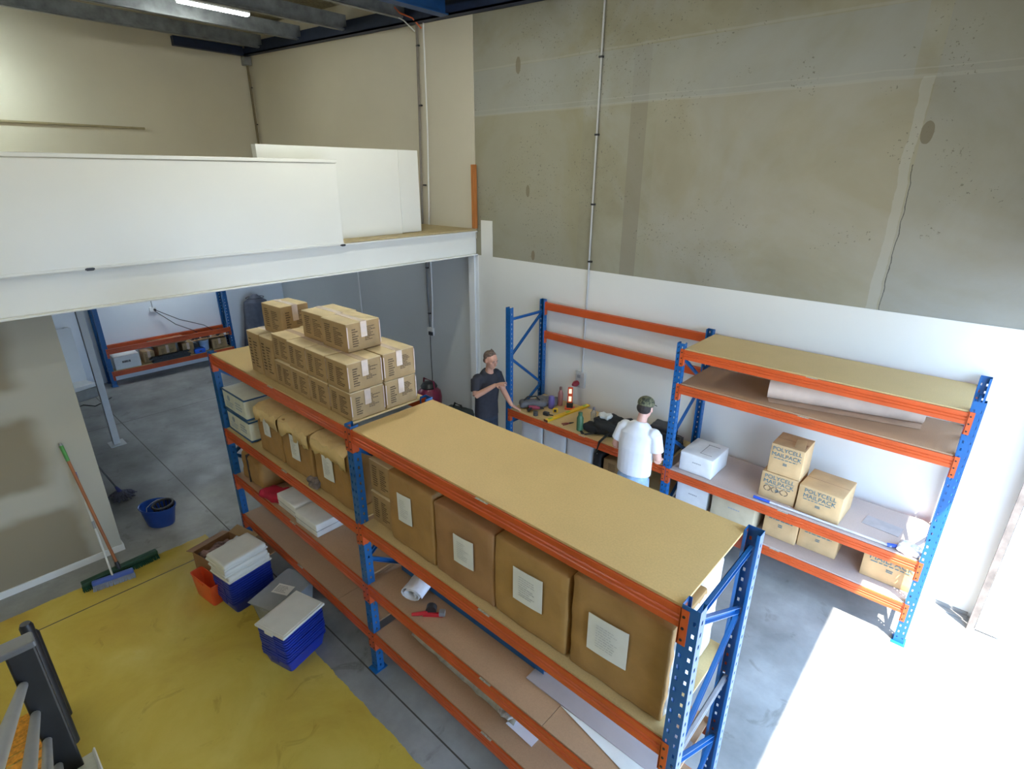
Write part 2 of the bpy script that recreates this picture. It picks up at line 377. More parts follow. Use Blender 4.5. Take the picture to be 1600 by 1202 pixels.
def scribble(mb, x0,x1,z0,z1, rows, y, mi=0, seed=1, ragged=0.5, face='-y', hgt=0.45):
    """lines of unreadable small print on a face"""
    rnd=random.Random(seed); dz=(z1-z0)/rows
    for i in range(rows):
        z=z1-(i+0.5)*dz; x=x0; xe=x1-(x1-x0)*ragged*rnd.random()
        while x<xe:
            wd=(x1-x0)*rnd.uniform(0.06,0.18); h=dz*hgt
            if face=='-y': mb.box(x,min(x+wd,xe),y-0.0006,y+0.0006,z-h/2,z+h/2,mi)
            elif face=='+x': mb.box(y-0.0006,y+0.0006,x,min(x+wd,xe),z-h/2,z+h/2,mi)
            else: mb.box(x,min(x+wd,xe),z-h/2,z+h/2,y-0.0006,y+0.0006,mi)
            x+=wd+(x1-x0)*0.035
    return mb

# ------------------------------------------------------------------ the building
YW, XR, XF, YS = 6.8, -14.65, 0.68, -3.2          # long wall, rear wall, front wall, side wall
mb=MB().box(XR-0.2,XF+0.0,YS-0.2,YW+0.2,-0.15,0); struct('floor', mb, FLOORM)
mb=MB().box(XF,30,-20,30,-0.17,-0.02); struct('ground', mb, PARAPET)
def ztop(x): return 7.1-0.041*(x-XR)
# long wall: concrete panel with a white painted dado, cream lining at the mezzanine end
mb=MB().box(-7.0,XF,YW,YW+0.18,0,8.2); struct('wall_right', mb, CONC)
mb=MB(); mb.box(-7.0,XF,YW-0.006,YW,0,3.17); mb.box(-6.87,-6.6,YW-0.006,YW,3.17,3.76)
struct('wall_right_painted', mb, mat('dado_white',(0.76,0.74,0.68),0.5,var=0.02,scale=1))
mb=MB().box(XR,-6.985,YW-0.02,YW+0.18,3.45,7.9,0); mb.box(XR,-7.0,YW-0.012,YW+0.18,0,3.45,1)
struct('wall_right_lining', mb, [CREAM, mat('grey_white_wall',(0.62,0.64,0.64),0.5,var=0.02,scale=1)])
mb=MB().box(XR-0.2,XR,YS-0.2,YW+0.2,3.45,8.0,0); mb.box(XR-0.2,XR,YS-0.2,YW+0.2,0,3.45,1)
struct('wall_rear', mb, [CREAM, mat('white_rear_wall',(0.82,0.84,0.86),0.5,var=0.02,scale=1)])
mb=MB().box(XR,XF,YS-0.2,YS,0,8.0); struct('wall_left', mb, WHITE)
# front wall with the roller door opening
D0, D1, DH = 1.2, 6.62, 3.63
mb=MB(); mb.box(XF,XF+0.2,YS,D0,0,DH); mb.box(XF,XF+0.2,D1,YW,0,DH)
mb.box(XF,XF+0.2,YS,YW,DH,8.0)
struct('wall_front', mb, WHITE)
mb=MB().box(XF-0.06,XF-0.01,6.59,6.62,0,DH); mb.box(XF-0.07,XF-0.055,6.56,6.60,0,DH)
mb.box(XF-0.01,XF+0.03,D0,D0+0.06,0,DH); struct('door_1', mb, mat('door_track_steel',(0.20,0.17,0.15),0.5,0.3,0.3))
mb=MB().box(-0.6,XF-0.08,YW-0.10,YW-0.006,0,0.015); mb.box(-0.6,XF-0.08,YW-0.022,YW-0.006,0,0.05)
struct('baseboard_right', mb, mat('grey_skirting',(0.28,0.27,0.25),0.6))
mb=MB().box(XF-0.22,XF+0.0,D0-0.1,D1+0.05,DH+0.04,DH+0.42); struct('trim_1', mb, GREYSTEEL)
# roof
def roofz(x): return ztop(x)+0.52
mb=MB()
mb.add([(XR-0.2,YS-0.2,roofz(XR)),(XF+0.2,YS-0.2,roofz(XF)),(XF+0.2,YW+0.2,roofz(XF)),(XR-0.2,YW+0.2,roofz(XR)),
        (XR-0.2,YS-0.2,roofz(XR)+0.1),(XF+0.2,YS-0.2,roofz(XF)+0.1),(XF+0.2,YW+0.2,roofz(XF)+0.1),(XR-0.2,YW+0.2,roofz(XR)+0.1)],
        [(0,3,2,1),(4,5,6,7),(0,1,5,4),(1,2,6,5),(2,3,7,6),(3,0,4,7)])
struct('ceiling', mb, DECKM)
# navy rafter along the long wall and stub along the rear wall
def sloped(mb, x0,x1,y0,y1,lo,hi,mi=0):
    a,b=ztop(x0),ztop(x1)
    mb.add([(x0,y0,a+lo),(x1,y0,b+lo),(x1,y1,b+lo),(x0,y1,a+lo),(x0,y0,a+hi),(x1,y0,b+hi),(x1,y1,b+hi),(x0,y1,a+hi)],
           [(0,3,2,1),(4,5,6,7),(0,1,5,4),(1,2,6,5),(2,3,7,6),(3,0,4,7)],mi)
mb=MB(); sloped(mb,XR,XF,YW-0.17,YW-0.02,-0.03,0.0); sloped(mb,XR,XF,YW-0.17,YW-0.155,-0.03,0.10); sloped(mb,XR,XF,YW-0.06,YW-0.02,-0.03,0.24)
struct('ceiling_beam', mb, NAVY)
mb=MB().box(XR,XR+0.14,5.15,YW-0.17,ztop(XR)-0.04,ztop(XR)+0.14); struct('ceiling_beam', mb, NAVY)
mb=MB().box(-7.45,-7.41,YS,YW-0.17,ztop(-7.4)-0.02,ztop(-7.4)+0.30); mb.box(-7.52,-7.34,YS,YW-0.17,ztop(-7.4)-0.03,ztop(-7.4)-0.01)
struct('ceiling_beam', mb, mat('blue_portal_paint',(0.01,0.06,0.20),0.45))
mb=MB(); 
for x in (-13.75,-12.0,-10.3,-8.55,-6.3,-4.5,-2.7,-0.9):
    mb=MB(); z=ztop(x)+0.05
    mb.box(x-0.006,x+0.006,YS,YW-0.07,z,z+0.27); mb.box(x,x+0.09,YS,YW-0.07,z,z+0.008); mb.box(x+0.082,x+0.09,YS,YW-0.07,z,z+0.03)
    mb.box(x-0.09,x,YS,YW-0.07,z+0.262,z+0.27)
    struct('ceiling_purlin', mb, GALV)
# mezzanine: channel beam, deck, balustrade walls, column, wall behind
mb=MB(); mb.box(-7.02,-6.99,YS,YW-0.02,3.19,3.56); mb.box(-7.10,-6.93,YS,YW-0.02,3.17,3.19); mb.box(-7.10,-6.94,YS,YW-0.02,3.56,3.58)
struct('mezzanine_beam', mb, MEZZ_WHITE, bevel=0.004)
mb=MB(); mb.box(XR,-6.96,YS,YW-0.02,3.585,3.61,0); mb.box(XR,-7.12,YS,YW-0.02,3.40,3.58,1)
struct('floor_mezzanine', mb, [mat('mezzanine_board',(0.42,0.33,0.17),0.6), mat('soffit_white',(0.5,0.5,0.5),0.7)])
mb=MB(); mb.box(-7.06,-6.94,YS,4.18,3.58,4.62); mb.box(-7.075,-6.925,YS,4.19,4.625,4.665); mb.box(-6.94,-6.925,YS,4.18,3.57,3.60)
struct('wall_balustrade', mb, MEZZ_WHITE, bevel=0.006)
mb=MB(); mb.box(-7.36,-7.24,3.28,5.42,3.61,4.83); mb.box(-7.36,-7.24,5.43,5.80,3.62,4.83); mb.box(-7.24,-7.225,5.415,5.435,3.62,4.80)
mb.box(-7.40,-7.20,3.28,4.15,4.60,4.655)
struct('wall_balustrade_return', mb, MEZZ_WHITE, bevel=0.005)
for (y0,y1,z) in ((1.21,1.29,3.575),(4.12,4.19,3.565)):
    mb=MB().box(-6.94,-6.915,y0,y1,z-0.008,z+0.010); mb.box(-6.925,-6.91,y0+0.01,y1-0.01,z-0.014,z+0.014); struct('trim_2', mb, BLACK_PL)
mb=MB(); mb.box(-7.08,-6.94,YW-0.12,YW-0.108,0,3.17); mb.box(-7.08,-6.94,YW-0.022,YW-0.01,0,3.17); mb.box(-7.016,-7.004,YW-0.11,YW-0.02,0,3.17)
struct('column', mb, WHITE)
mb=MB(); mb.box(-11.01,-10.91,1.63,1.73,0.01,3.40); mb.box(-11.1,-10.82,1.56,1.80,0,0.014); struct('column', mb, mat('column_white',(0.66,0.67,0.66),0.5,var=0.03), bevel=0.004)
# patched stub wall under the mezzanine and its skirting
mb=MB(); mb.box(-7.62,-7.5,YS,0.91,0,3.40); struct('wall_partition', mb, PLASTER)
mb=MB(); mb.box(-7.5,-7.485,YS,0.925,0.0,0.085); mb.box(-7.62,-7.5,0.91,0.925,0,0.085); struct('baseboard_left', mb, WHITE)
mb=MB(); mb.box(XR,XR+0.9,1.35,1.42,0,3.40); mb.box(XR+0.02,XR+0.2,1.9,1.98,0,1.4); struct('wall_nib', mb, WHITE)

# timber stud where the lining stops, conduits, outlets
mb=MB().box(-7.02,-6.93,YW-0.075,YW-0.025,3.62,4.64); solo('timber_stud', mb, TIMBER, 'short orange-brown timber stud standing at the end of the mezzanine edge', 'stud', False, bevel=0.003)
def conduit(label, pts, r=0.014, clips=(), m=PIPE, name='conduit', g=None):
    t=thing(name,label,'conduit',pts[0],0,g); o=Vector(pts[0])
    part('pipe', MB().tube([Vector(p)-o for p in pts], r, 8), m, t, True)
    for c in clips:
        q=Vector(c)-o; part('clip', MB().box(q.x-0.03,q.x+0.03,q.y-0.018,q.y+0.018,q.z-0.012,q.z+0.012), DARKSTEEL, t)
    return t
cy=YW-0.025
conduit('long grey conduit running down the bare concrete wall to the workbench outlet', [(-4.58,cy,6.7),(-4.60,cy,3.2),(-4.62,cy,1.52)], 0.013, [(-4.585,cy,z) for z in (5.92,5.0,4.1,3.3)], mat('conduit_pale',(0.52,0.52,0.51),0.4,var=0.03))
cx=YW-0.045
conduit('brown cable run fixed to the cream wall above the mezzanine deck', [(-8.27,cx,6.9),(-8.33,cx,5.2),(-8.40,cx,3.61)], 0.02, [(-8.27,cx,z) for z in (6.5,5.6,4.3)], mat('brown_conduit',(0.22,0.19,0.16),0.5))
conduit('thin white conduit beside the brown cable run', [(-8.10,cx,6.95),(-8.12,cx,5.2),(-8.20,cx,3.61)], 0.013, (), WHITE)
solo('orange_cable', MB().tube([(-8.55,cx-.22,7.05),(-8.45,cx-.20,6.96),(-8.2,cx-.14,6.86),(-8.12,cx-.03,6.72)],0.012,8), mat('orange_flex',(0.7,0.15,0.06),0.5), 'short orange flex looping out of the roof above the cable runs','cable')
solo('white_cable', MB().tube([(-8.8,cx-.22,7.05),(-8.6,cx-.20,6.95),(-8.4,cx-.16,6.85),(-8.28,cx-.04,6.70)],0.010,8), WHITE, 'white flex curving down to the top of the brown cable run','cable')
conduit('dark corner pipe running down where the cream walls meet', [(-14.55,6.70,6.98),(-14.6,6.70,3.62)], 0.028, [(-14.56,6.72,z) for z in (6.4,5.6)], mat('corner_pipe',(0.18,0.14,0.07),0.5))
mb=MB().box(-14.62,-14.44,6.60,6.76,6.86,7.03); solo('junction_box', mb, GREYSTEEL, 'grey junction box at the top of the dark corner pipe','junction box',False)
lo=YW-0.04
conduit('dark conduit on the grey wall under the mezzanine ending at a switch box', [(-8.33,lo,3.38),(-8.36,lo,2.4),(-8.34,lo,1.62)], 0.017, [(-8.33,lo,z) for z in (2.8,1.9)], mat('dark_conduit',(0.15,0.15,0.15),0.5))
conduit('pale conduit beside the dark one on the grey wall under the mezzanine', [(-8.22,lo,3.38),(-8.22,lo,2.2),(-8.26,lo,1.62)], 0.013, (), WHITE)
conduit('single white conduit on the shaded grey wall behind the carton stack', [(-10.8,lo,3.38),(-10.75,lo,0.9)], 0.013, (), WHITE)
t=thing('switch_box','small white switch box on the grey wall above a hanging black cord','switch box',(-8.3,YW-0.012,1.45))
part('housing', MB().box(-0.09,0.07,-0.06,0,0,0.16), WHITE, t, bevel=0.006); part('socket', MB().box(-0.02,0.09,-0.09,-0.061,0.02,0.09), BLACK_PL, t)
solo('hanging_cable', MB().tube([(-8.27,6.70,1.47),(-8.30,6.72,1.0),(-8.22,6.66,0.6),(-8.10,6.55,0.35)],0.008,6), BLACK_PL, 'thin black cord hanging from the white switch box to the floor','cord')
t=thing('power_outlet','grey industrial outlet with a red plug on the white wall over the workbench','outlet',(-4.62,YW-0.006,1.30))
part('backplate', MB().box(-0.10,0.07,-0.05,0,0,0.26), mat('outlet_grey',(0.48,0.48,0.46),0.4), t, bevel=0.008)
part('switch', MB().box(-0.055,0.0,-0.07,-0.051,0.17,0.22), GREYSTEEL, t)
part('plug', MB().lathe([(0.045,0),(0.05,0.05),(0.035,0.09),(0.02,0.12)],14,0,Matrix.Translation((-0.06,-0.05,0.07))@Matrix.Rotation(PI/2,4,'X')), mat('maroon_plug',(0.25,0.02,0.03),0.4), t, True)
solo('cable_rail', MB().box(XR+0.001,XR+0.05,0.4,4.27,5.365,5.40), mat('tan_rail',(0.30,0.25,0.14),0.5), 'thin tan rail fixed high on the cream rear wall','rail',False)

# fluorescent battens under the purlins, and added fill lights
def batten(label, x, y0, z, k, ln=1.25, col=(0.97,1.0,0.92)):
    t=thing('ceiling_light', label, 'ceiling light', (x,y0,z), 0)
    part('housing', MB().box(-0.06,0.06,0,ln,0.035,0.07), WHITE, t); part('diffuser', MB().box(-0.055,0.055,0.01,ln-0.01,0,0.035), tube_light(k,col), t, bevel=0.01)
    return t
batten('lit batten light hanging below the galvanised purlins', -10.95, 4.05, 7.05, 34, 1.15)
for x,y,z,k,lb in ((-13.6,0.5,6.6,85,'lit batten light near the rear wall above the mezzanine deck'),(-5.4,3.4,ztop(-5.4)-0.02,100,'added unseen batten over the double rack'),
    (-3.8,-1.9,ztop(-3.8)-0.02,64,'added unseen batten over the yellow floor'),(-1.8,3.4,ztop(-1.8)-0.02,40,'added unseen batten by the roller door'),
    (-1.8,-0.6,ztop(-1.8)-0.02,20,'added unseen batten above the stair'),(-9.6,-0.6,ztop(-9.6)-0.02,50,'added unseen batten above the balustrade')):  # from the double rack on: unseen battens added to brighten the room
    batten(lb, x, y, z, k, col=(0.84,1.0,1.0) if x<-13 else (0.97,1.0,0.90))
batten('added fill light under the mezzanine in front of the far rack', -14.05, 3.3, 3.28, 46, col=(0.80,0.92,1.0))  # added light, no known lamp here; brightens the rear wall
batten('added fill light under the mezzanine near the grey wall', -9.4, 4.6, 3.28, 5)  # added weak light, no known lamp here; lifts the grey wall

# ------------------------------------------------------------------ pallet racking
PW, PD, TH = 0.09, 0.07, 0.0025
def post_mesh(h):
    """channel upright standing on the origin, perforated face towards -y"""
    mb=MB(); pitch=0.075
    xs=[-0.045,-0.030,-0.016,0.016,0.030,0.045]
    zs=[0]; z=0.05
    while z+0.05<h: zs += [z, z+0.026]; z+=pitch
    zs.append(h)
    def face(f, cols, holes):
        for j in range(len(zs)-1):
            for i in range(len(cols)-1):
                if j%2==1 and i in holes: continue
                mb.add([f(cols[i],zs[j]),f(cols[i+1],zs[j]),f(cols[i+1],zs[j+1]),f(cols[i],zs[j+1])],[(0,1,2,3)])
    face(lambda a,z:(a,0,z), xs, (1,3))
    ys=[0,0.026,0.042,PD]
    face(lambda a,z:(0.045,a,z), ys, (1,)); face(lambda a,z:(-0.045,PD-a,z), ys, (1,))
    for s in (-1,1): mb.add([(s*0.045,PD,0),(s*0.028,PD,0),(s*0.028,PD,h),(s*0.045,PD,h)],[(0,1,2,3) if s<0 else (3,2,1,0)])
    me=mb.mesh('post',BLUE); bm=bmesh.new(); bm.from_mesh(me); bmesh.ops.remove_doubles(bm,verts=bm.verts,dist=1e-5); bmesh.ops.recalc_face_normals(bm,faces=bm.faces); bm.to_mesh(me); bm.free()
    return me
_PM={}
def post(parent,x,y,h,face=-1):
    if h not in _PM: _PM[h]=post_mesh(h)
    o=link('upright_post',_PM[h],parent,(x,y,0),0 if face<0 else PI); k=o.modifiers.new('s','SOLIDIFY'); k.thickness=0.003; k.offset=0
    mb=MB().box(-0.06,0.06,-0.04,0.10,0.0,0.008); mb.box(-0.045,0.045,-0.004,-0.001,0.008,0.06); link('foot_plate',mb.mesh('foot_plate',BLUE),o); return o
BP=[(0,0),(0.012,0),(0.012,-0.004),(0.05,-0.004),(0.05,-0.112),(0,-0.112),(0,-0.078),(0.007,-0.072),(0.007,-0.066),(0,-0.060),(0,-0.050),(0.007,-0.044),(0.007,-0.038),(0,-0.032)]
def beam(parent,x0,x1,y,z,face=-1,m=None, brackets=(True,True), sticker=True):
    """step beam, front skin at y, top at z; hook-in brackets at both ends"""
    M=Matrix.Translation((0,y,z)) @ (Matrix.Identity(4) if face<0 else Matrix.Scale(-1,4,(0,1,0)))
    b=part('beam', MB().extrude_x([(a,c) for a,c in BP][::-1],x0,x1,0,M), m or ORANGE, parent)
    for s,x,on in ((-1,x0,brackets[0]),(1,x1,brackets[1])):
        if not on: continue
        mb=MB(); xa,xb=(x-0.042,x+0.004) if s<0 else (x-0.004,x+0.042)
        mb.box(xa,xb,-0.0075,-0.0035,-0.20,0.012,0,M); mb.box(x-0.004 if s<0 else x-0.001,x+0.001 if s<0 else x+0.004,-0.0075,0.055,-0.20,0.012,0,M)
        hk=mb
        for zz in (-0.03,-0.10,-0.17):
            c=(xa+xb)/2; hk.tube([M@Vector((c,-0.0105,zz)),M@Vector((c,-0.006,zz))],0.008,8,1)
        part('bracket', mb, [m or ORANGE, DARKSTEEL], b)
    if sticker and face<0:
        c=x0+(x1-x0)*0.52
        part('rating_label', MB().box(c-0.05,c+0.06,-0.001,0.013,-0.003,0.001,0,M), mat('worn_label',(0.45,0.42,0.34),0.6,var=0.4,scale=60), b)
    return b
def channel(mb, a, b, w=0.04, d=0.025):
    a=Vector(a); b=Vector(b); dr=(b-a).normalized(); u=Vector((1,0,0)); v=dr.cross(u).normalized()
    for (o1,o2,p1,p2) in ((-d/2,-d/2+0.004,-w/2,w/2),(-d/2,d/2,-w/2,-w/2+0.004),(-d/2,d/2,w/2-0.004,w/2)):
        vs=[]
        for base in (a,b):
            for (p,q) in ((o1,p1),(o2,p1),(o2,p2),(o1,p2)): vs.append(base+u*p+v*q)
        mb.add(vs,[(0,3,2,1),(4,5,6,7),(0,1,5,4),(1,2,6,5),(2,3,7,6),(3,0,4,7)])
def frame(parent,x,yf,yb,h,zs,diag=True,m=None):
    """two posts with horizontal and diagonal braces"""
    post(parent,x,yf,h,-1); post(parent,x,yb,h,1)
    a,b=yf+PD*0.6,yb-PD*0.6
    for z in (zs[0],zs[-1]):
        mb=MB(); channel(mb,(x,a,z),(x,b,z)); part('brace', mb, m or BLUE, parent)
    for i in range(len(zs)-1):
        z0,z1=zs[i],zs[i+1]; mb=MB()
        p,q=((a,z0),(b,z1)) if i%2==0 else ((b,z0),(a,z1))
        channel(mb,(x,p[0],p[1]),(x,q[0],q[1])); part('brace', mb, m or BLUE, parent)
def board(parent,x0,x1,y0,y1,z,split=None,m=None):
    xs=[x0]+([split] if split else [])+[x1]
    for a,b in zip(xs[:-1],xs[1:]):
        part('shelf_board', MB().box(a+0.002,b-0.002,y0,y1,z,z+0.016), m or MDF, parent, bevel=0.0015)
# --- double-bay rack in the middle of the floor
FY, BY = 2.03, 2.87
rack=thing('pallet_rack','large two-bay rack of orange beams and blue uprights in the middle of the floor','pallet rack')
PX=[-6.445,-3.605,-0.70]
frame(rack,PX[0],FY,BY,2.61,[0.2,0.75,1.3,1.85,2.4]); frame(rack,PX[1],FY,BY,2.62,[0.2,0.75,1.3,1.85,2.4]); frame(rack,PX[2],FY,BY,2.62,[0.35,0.95,1.50,2.05,2.50])
mb=MB(); channel(mb,(PX[2],FY+0.04,1.5),(PX[2],BY-0.04,1.5)); part('brace', mb, mat('pale_lit_brace',(0.45,0.47,0.50),0.35,0.5), rack, label='brace coloured pale as if brightly lit')  # brace in pale silver, the bright light on it put into its colour
for bx,(x0,x1) in enumerate(((PX[0]+0.047,PX[1]-0.047),(PX[1]+0.047,PX[2]-0.047))):
    for z in (2.585,1.66 if bx==0 else 1.685,1.035,0.465):
        beam(rack,x0,x1,FY,z,-1); beam(rack,x0,x1,BY,z,1)
    board(rack,x0,x1,FY+0.012,BY-0.004,2.585,None,mdf_mat('rack_top_board_%d'%bx,(0.66,0.45,0.19)) if bx else MDF)
    board(rack,x0,x1,FY+0.014,BY-0.014,1.66 if bx==0 else 1.685, None, MDF)
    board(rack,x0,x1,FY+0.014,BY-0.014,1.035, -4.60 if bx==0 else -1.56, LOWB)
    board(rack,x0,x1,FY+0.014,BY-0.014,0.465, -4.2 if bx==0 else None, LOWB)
# --- two-bay rack and workbench against the white wall
WF, WB = 5.85, 6.72
wr=thing('pallet_rack','two-bay rack against the white wall, workbench in one bay and cartons in the other','pallet rack')
WX=[-5.37,-2.62,0.105]
frame(wr,WX[0],WF,WB,2.64,[0.75,1.22,1.85,2.45]); frame(wr,WX[1],WF,WB,2.66,[0.3,0.85,1.4,1.95,2.5]); frame(wr,WX[2],WF,WB,2.70,[0.3,0.85,1.4,1.95,2.5])
a0,a1=WX[0]+0.047,WX[1]-0.047; b0,b1=WX[1]+0.047,WX[2]-0.047
beam(wr,a0,a1,WB,2.59,1,None,(True,False)); beam(wr,a0,a1,WB,2.12,1); beam(wr,a0,a1,WF,1.0,-1); beam(wr,a0,a1,WB,1.0,1); beam(wr,a0,a1,WF,0.40,-1); beam(wr,a0,a1,WB,0.40,1)
# the rear beams of the open bay show their orange front skin as well
board(wr,a0,a1,WF+0.014,WB-0.014,1.0); board(wr,a0,a1,WF+0.014,WB-0.014,0.40)
for z in (2.585,2.15,0.985,0.47): beam(wr,b0,b1,WF,z,-1); beam(wr,b0,b1,WB,z,1)
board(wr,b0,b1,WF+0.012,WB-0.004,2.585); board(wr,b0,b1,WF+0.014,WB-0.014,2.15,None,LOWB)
PINK=mdf_mat('pinkish_grey_board',(0.50,0.40,0.35)); board(wr,b0,b1,WF+0.014,WB-0.014,0.985,None,PINK); board(wr,b0,b1,WF+0.014,WB-0.014,0.47,None,PINK)  # even pinkish grey for the lower wall-rack boards
# --- far rack on the rear wall (runs along y)
far=thing('pallet_rack','low far rack under the mezzanine against the bluish rear wall','pallet rack',(-14.2,0,0),PI/2)
# local x -> world y, local -y -> world +x
FX=[2.44,5.10]
frame(far,FX[0],0.0,0.42,3.0,[0.3,1.0,1.7,2.4]); frame(far,FX[1],0.0,0.42,3.0,[0.3,1.0,1.7,2.4])
for z in (0.86,0.34): beam(far,FX[0]+0.047,FX[1]-0.047,0.0,z,-1,None,(True,True),False); beam(far,FX[0]+0.047,FX[1]-0.047,0.42,z,1)
board(far,FX[0]+0.047,FX[1]-0.047,0.014,0.40,0.34)

# ------------------------------------------------------------------ cartons on the rack top
SX,SY,SZ=0.33,0.335,0.248
def carton(label, group, sx=SX, sy=SY, sz=SZ, seed=1, shiny=True, loc=(0,0,0), rotz=0, topm=None):
    t=thing('carton',label,'carton',loc,rotz,group)
    bx=rounded_box(sx-0.008,sy-0.008,sz-0.003,0.008,5,0.003,7,seed)
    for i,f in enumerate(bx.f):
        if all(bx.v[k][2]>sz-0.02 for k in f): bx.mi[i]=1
    part('carton_body', bx, [CARD, topm or CARD_LIT_TOP], t, True)
    mb=MB(); y=-sy/2+0.001
    scribble(mb,-sx*0.34,-sx*0.12,sz*0.18,sz*0.85,9,y,0,seed,0.3,'-y',0.4); scribble(mb,sx*0.0,sx*0.36,sz*0.15,sz*0.8,10,y,0,seed+1,0.7,'-y',0.4)
    x=sx/2-0.001
    scribble(mb,-sy*0.34,-sy*0.15,sz*0.15,sz*0.8,8,x,0,seed+2,0.5,'+x',0.45); scribble(mb,sy*0.02,sy*0.36,sz*0.30,sz*0.8,9,x,0,seed+3,0.8,'+x',0.45)
    part('printed_text', mb, INK_SOFT, t)
    mb=MB(); mb.box(-sx/2+0.004,sx/2-0.002,-0.028,0.028,sz-0.0025,sz-0.0008); mb.box(x,x+0.0018,-0.030,0.030,sz*0.45,sz-0.004)
    part('tape', mb, TAPE, t)
    if shiny:
        mb=MB(); mb.box(x,x+0.0022,-0.022,0.026,sz*0.62,sz*0.90); mb.box(x,x+0.0022,-sy/2+0.006,-sy/2+0.014,0.04,sz-0.03); mb.box(x,x+0.0022,sy/2-0.014,sy/2-0.006,0.03,sz-0.02)
        part('glossy_tape', mb, TAPE_SHINE, t)
    return t
TOPZ=2.601
G='brown cartons stacked on the rack top'
c0=carton('brown carton at the bottom of the near corner of the carton stack',G,loc=(-3.83,2.28,TOPZ),seed=3)
xs=[-3.83,-4.16,-4.49]
nm=['nearest the gap between the bays','second from the gap between the bays','third from the gap between the bays']
for lay in (0,1):
    for i,x in enumerate(xs):
        if lay==0 and i==0: continue
        copy_tree(c0,(x+random.uniform(-.004,.004),2.28+random.uniform(-.004,.004),TOPZ+lay*0.249),0,'%s-layer front-row carton, %s'%(['bottom','second'][lay],nm[i]))
cb=carton('pale wide carton on the second layer behind the near corner carton',G,0.47,0.335,0.248,9,loc=(-3.90,2.62,TOPZ+0.249))
copy_tree(cb,(-3.90,2.62,TOPZ),0,'wide shiny-taped carton at the bottom behind the near corner carton')
copy_tree(cb,(-4.42,2.62,TOPZ),0,'wide bottom carton in the back row, behind the stacked columns'); copy_tree(cb,(-4.42,2.62,TOPZ+0.249),0,'wide carton in the back row under the pair of top cartons')
copy_tree(c0,(-4.80,2.28,TOPZ),0,'low front-row carton just past the two stacked columns, bottom layer')
copy_tree(c0,(-4.83,2.30,TOPZ+0.249),0,'partly tucked carton between the tall cartons and the stacked columns')
tall=carton('tall narrow carton on the rack top, second from the far end',G,0.27,0.31,0.43,12,False,loc=(-5.115,2.275,TOPZ))
copy_tree(tall,(-5.395,2.275,TOPZ),0,'tall narrow carton at the far end of the carton stack')
big=carton('brown carton perched alone on top of the tall narrow cartons',G,0.36,0.30,0.285,15,False,loc=(-5.19,2.40,TOPZ+0.431),rotz=0.06)
top1=carton('shiny-taped carton on the very top nearest the gap between bays',G,0.39,0.34,0.25,18,True,loc=(-4.085,2.44,TOPZ+0.499),rotz=0.02)
copy_tree(top1,(-4.46,2.46,TOPZ+0.499),0.03,'carton on the very top, behind the shiny-taped one')
copy_tree(c0,(-5.03,2.60,TOPZ),0,'carton hidden behind the tall narrow cartons')
copy_tree(c0,(-5.03,2.60,TOPZ+0.249),0,'carton behind the tall cartons that helps carry the perched carton')

# ------------------------------------------------------------------ kraft parcels with paper labels
def parcel(label, group, sx, sy, sz, loc, seed, fold=True, lab=(0,0.42,0.18,0.22), tilt=0.0, wrap=False, m=None):
    t=thing('kraft_parcel',label,'parcel',loc,tilt,group)
    part('parcel_body', rounded_box(sx,sy,sz,0.018,10,0.009,6,seed,0.004), m or KRAFT, t, True)
    if fold:
        mb=MB(); n=20; vs=[]; fs=[]
        rows=[(-sy/2-0.022,sz-0.115),(-sy/2-0.030,sz-0.06),(-sy/2-0.018,sz-0.006),(-sy/2+0.04,sz+0.018),(0.02,sz+0.022)]
        for j,(yy,zz) in enumerate(rows):
            for i in range(n+1):
                x=-sx/2*0.97+sx*0.97*i/n; wob=noise.noise(Vector((x*16+seed,j*1.7,seed)))*0.030
                dz=(-abs(x)/sx*0.08 + noise.noise(Vector((x*6,seed,2)))*0.05) if j==0 else 0
                vs.append((x,yy+wob*0.6,zz+wob+dz))
        for j in range(len(rows)-1):
            for i in range(n): a=j*(n+1)+i; fs.append((a,a+1,a+n+2,a+n+1))
        mb.add(vs,fs); part('folded_paper', mb, KRAFT_LT, t, True, solid=0.004)
    cx,cz,w_,h_=lab; mb=MB(); y=-sy/2-0.017
    n=4; vs=[]; fs=[]
    for j in range(n+1):
        for i in range(n+1): vs.append((cx-w_/2+w_*i/n, y-0.004*math.sin(PI*i/n), sz*cz+h_*j/n+0.012*(i/n-0.5)))
    for j in range(n):
        for i in range(n): a=j*(n+1)+i; fs.append((a,a+1,a+n+2,a+n+1))
    mb.add(vs,fs); lb=part('paper_label', mb, PAPER, t, solid=0.003, label='white paper label with faint handwriting')
    mb=MB(); scribble(mb,cx-w_*0.28,cx+w_*0.30,sz*cz+h_*0.18,sz*cz+h_*0.82,9,y-0.0065,0,seed,0.5,'-y',0.22); part('handwriting', mb, mat('faint_pencil',(0.50,0.50,0.49),0.7), lb)
    if wrap:
        mb=MB(); n=12; vs=[]; fs=[]
        for j in range(n+1):
            for i in range(n+1):
                yy=-sy/2+0.02+(sy-0.03)*i/n; zz=0.02+(sz-0.03)*j/n
                vs.append((sx/2+0.018+0.02*noise.noise(Vector((yy*14,zz*14,seed)))-(0.03 if i in(0,n) or j in (0,n) else 0), yy, zz))
        for j in range(n):
            for i in range(n): a=j*(n+1)+i; fs.append((a,a+1,a+n+2,a+n+1))
        mb.add(vs,fs); part('plastic_wrap', mb, WRAP, t, True, solid=0.003, label='crumpled white plastic wrapping')
    return t
GP='kraft paper parcels on the second shelf'
z2=1.702; z1=1.677
parcel('kraft parcel with a white label beside the small stacked cartons, near bay',GP,0.55,0.40,0.635,(-2.945,2.30,z2),2,False,(-0.05,0.40,0.17,0.25))
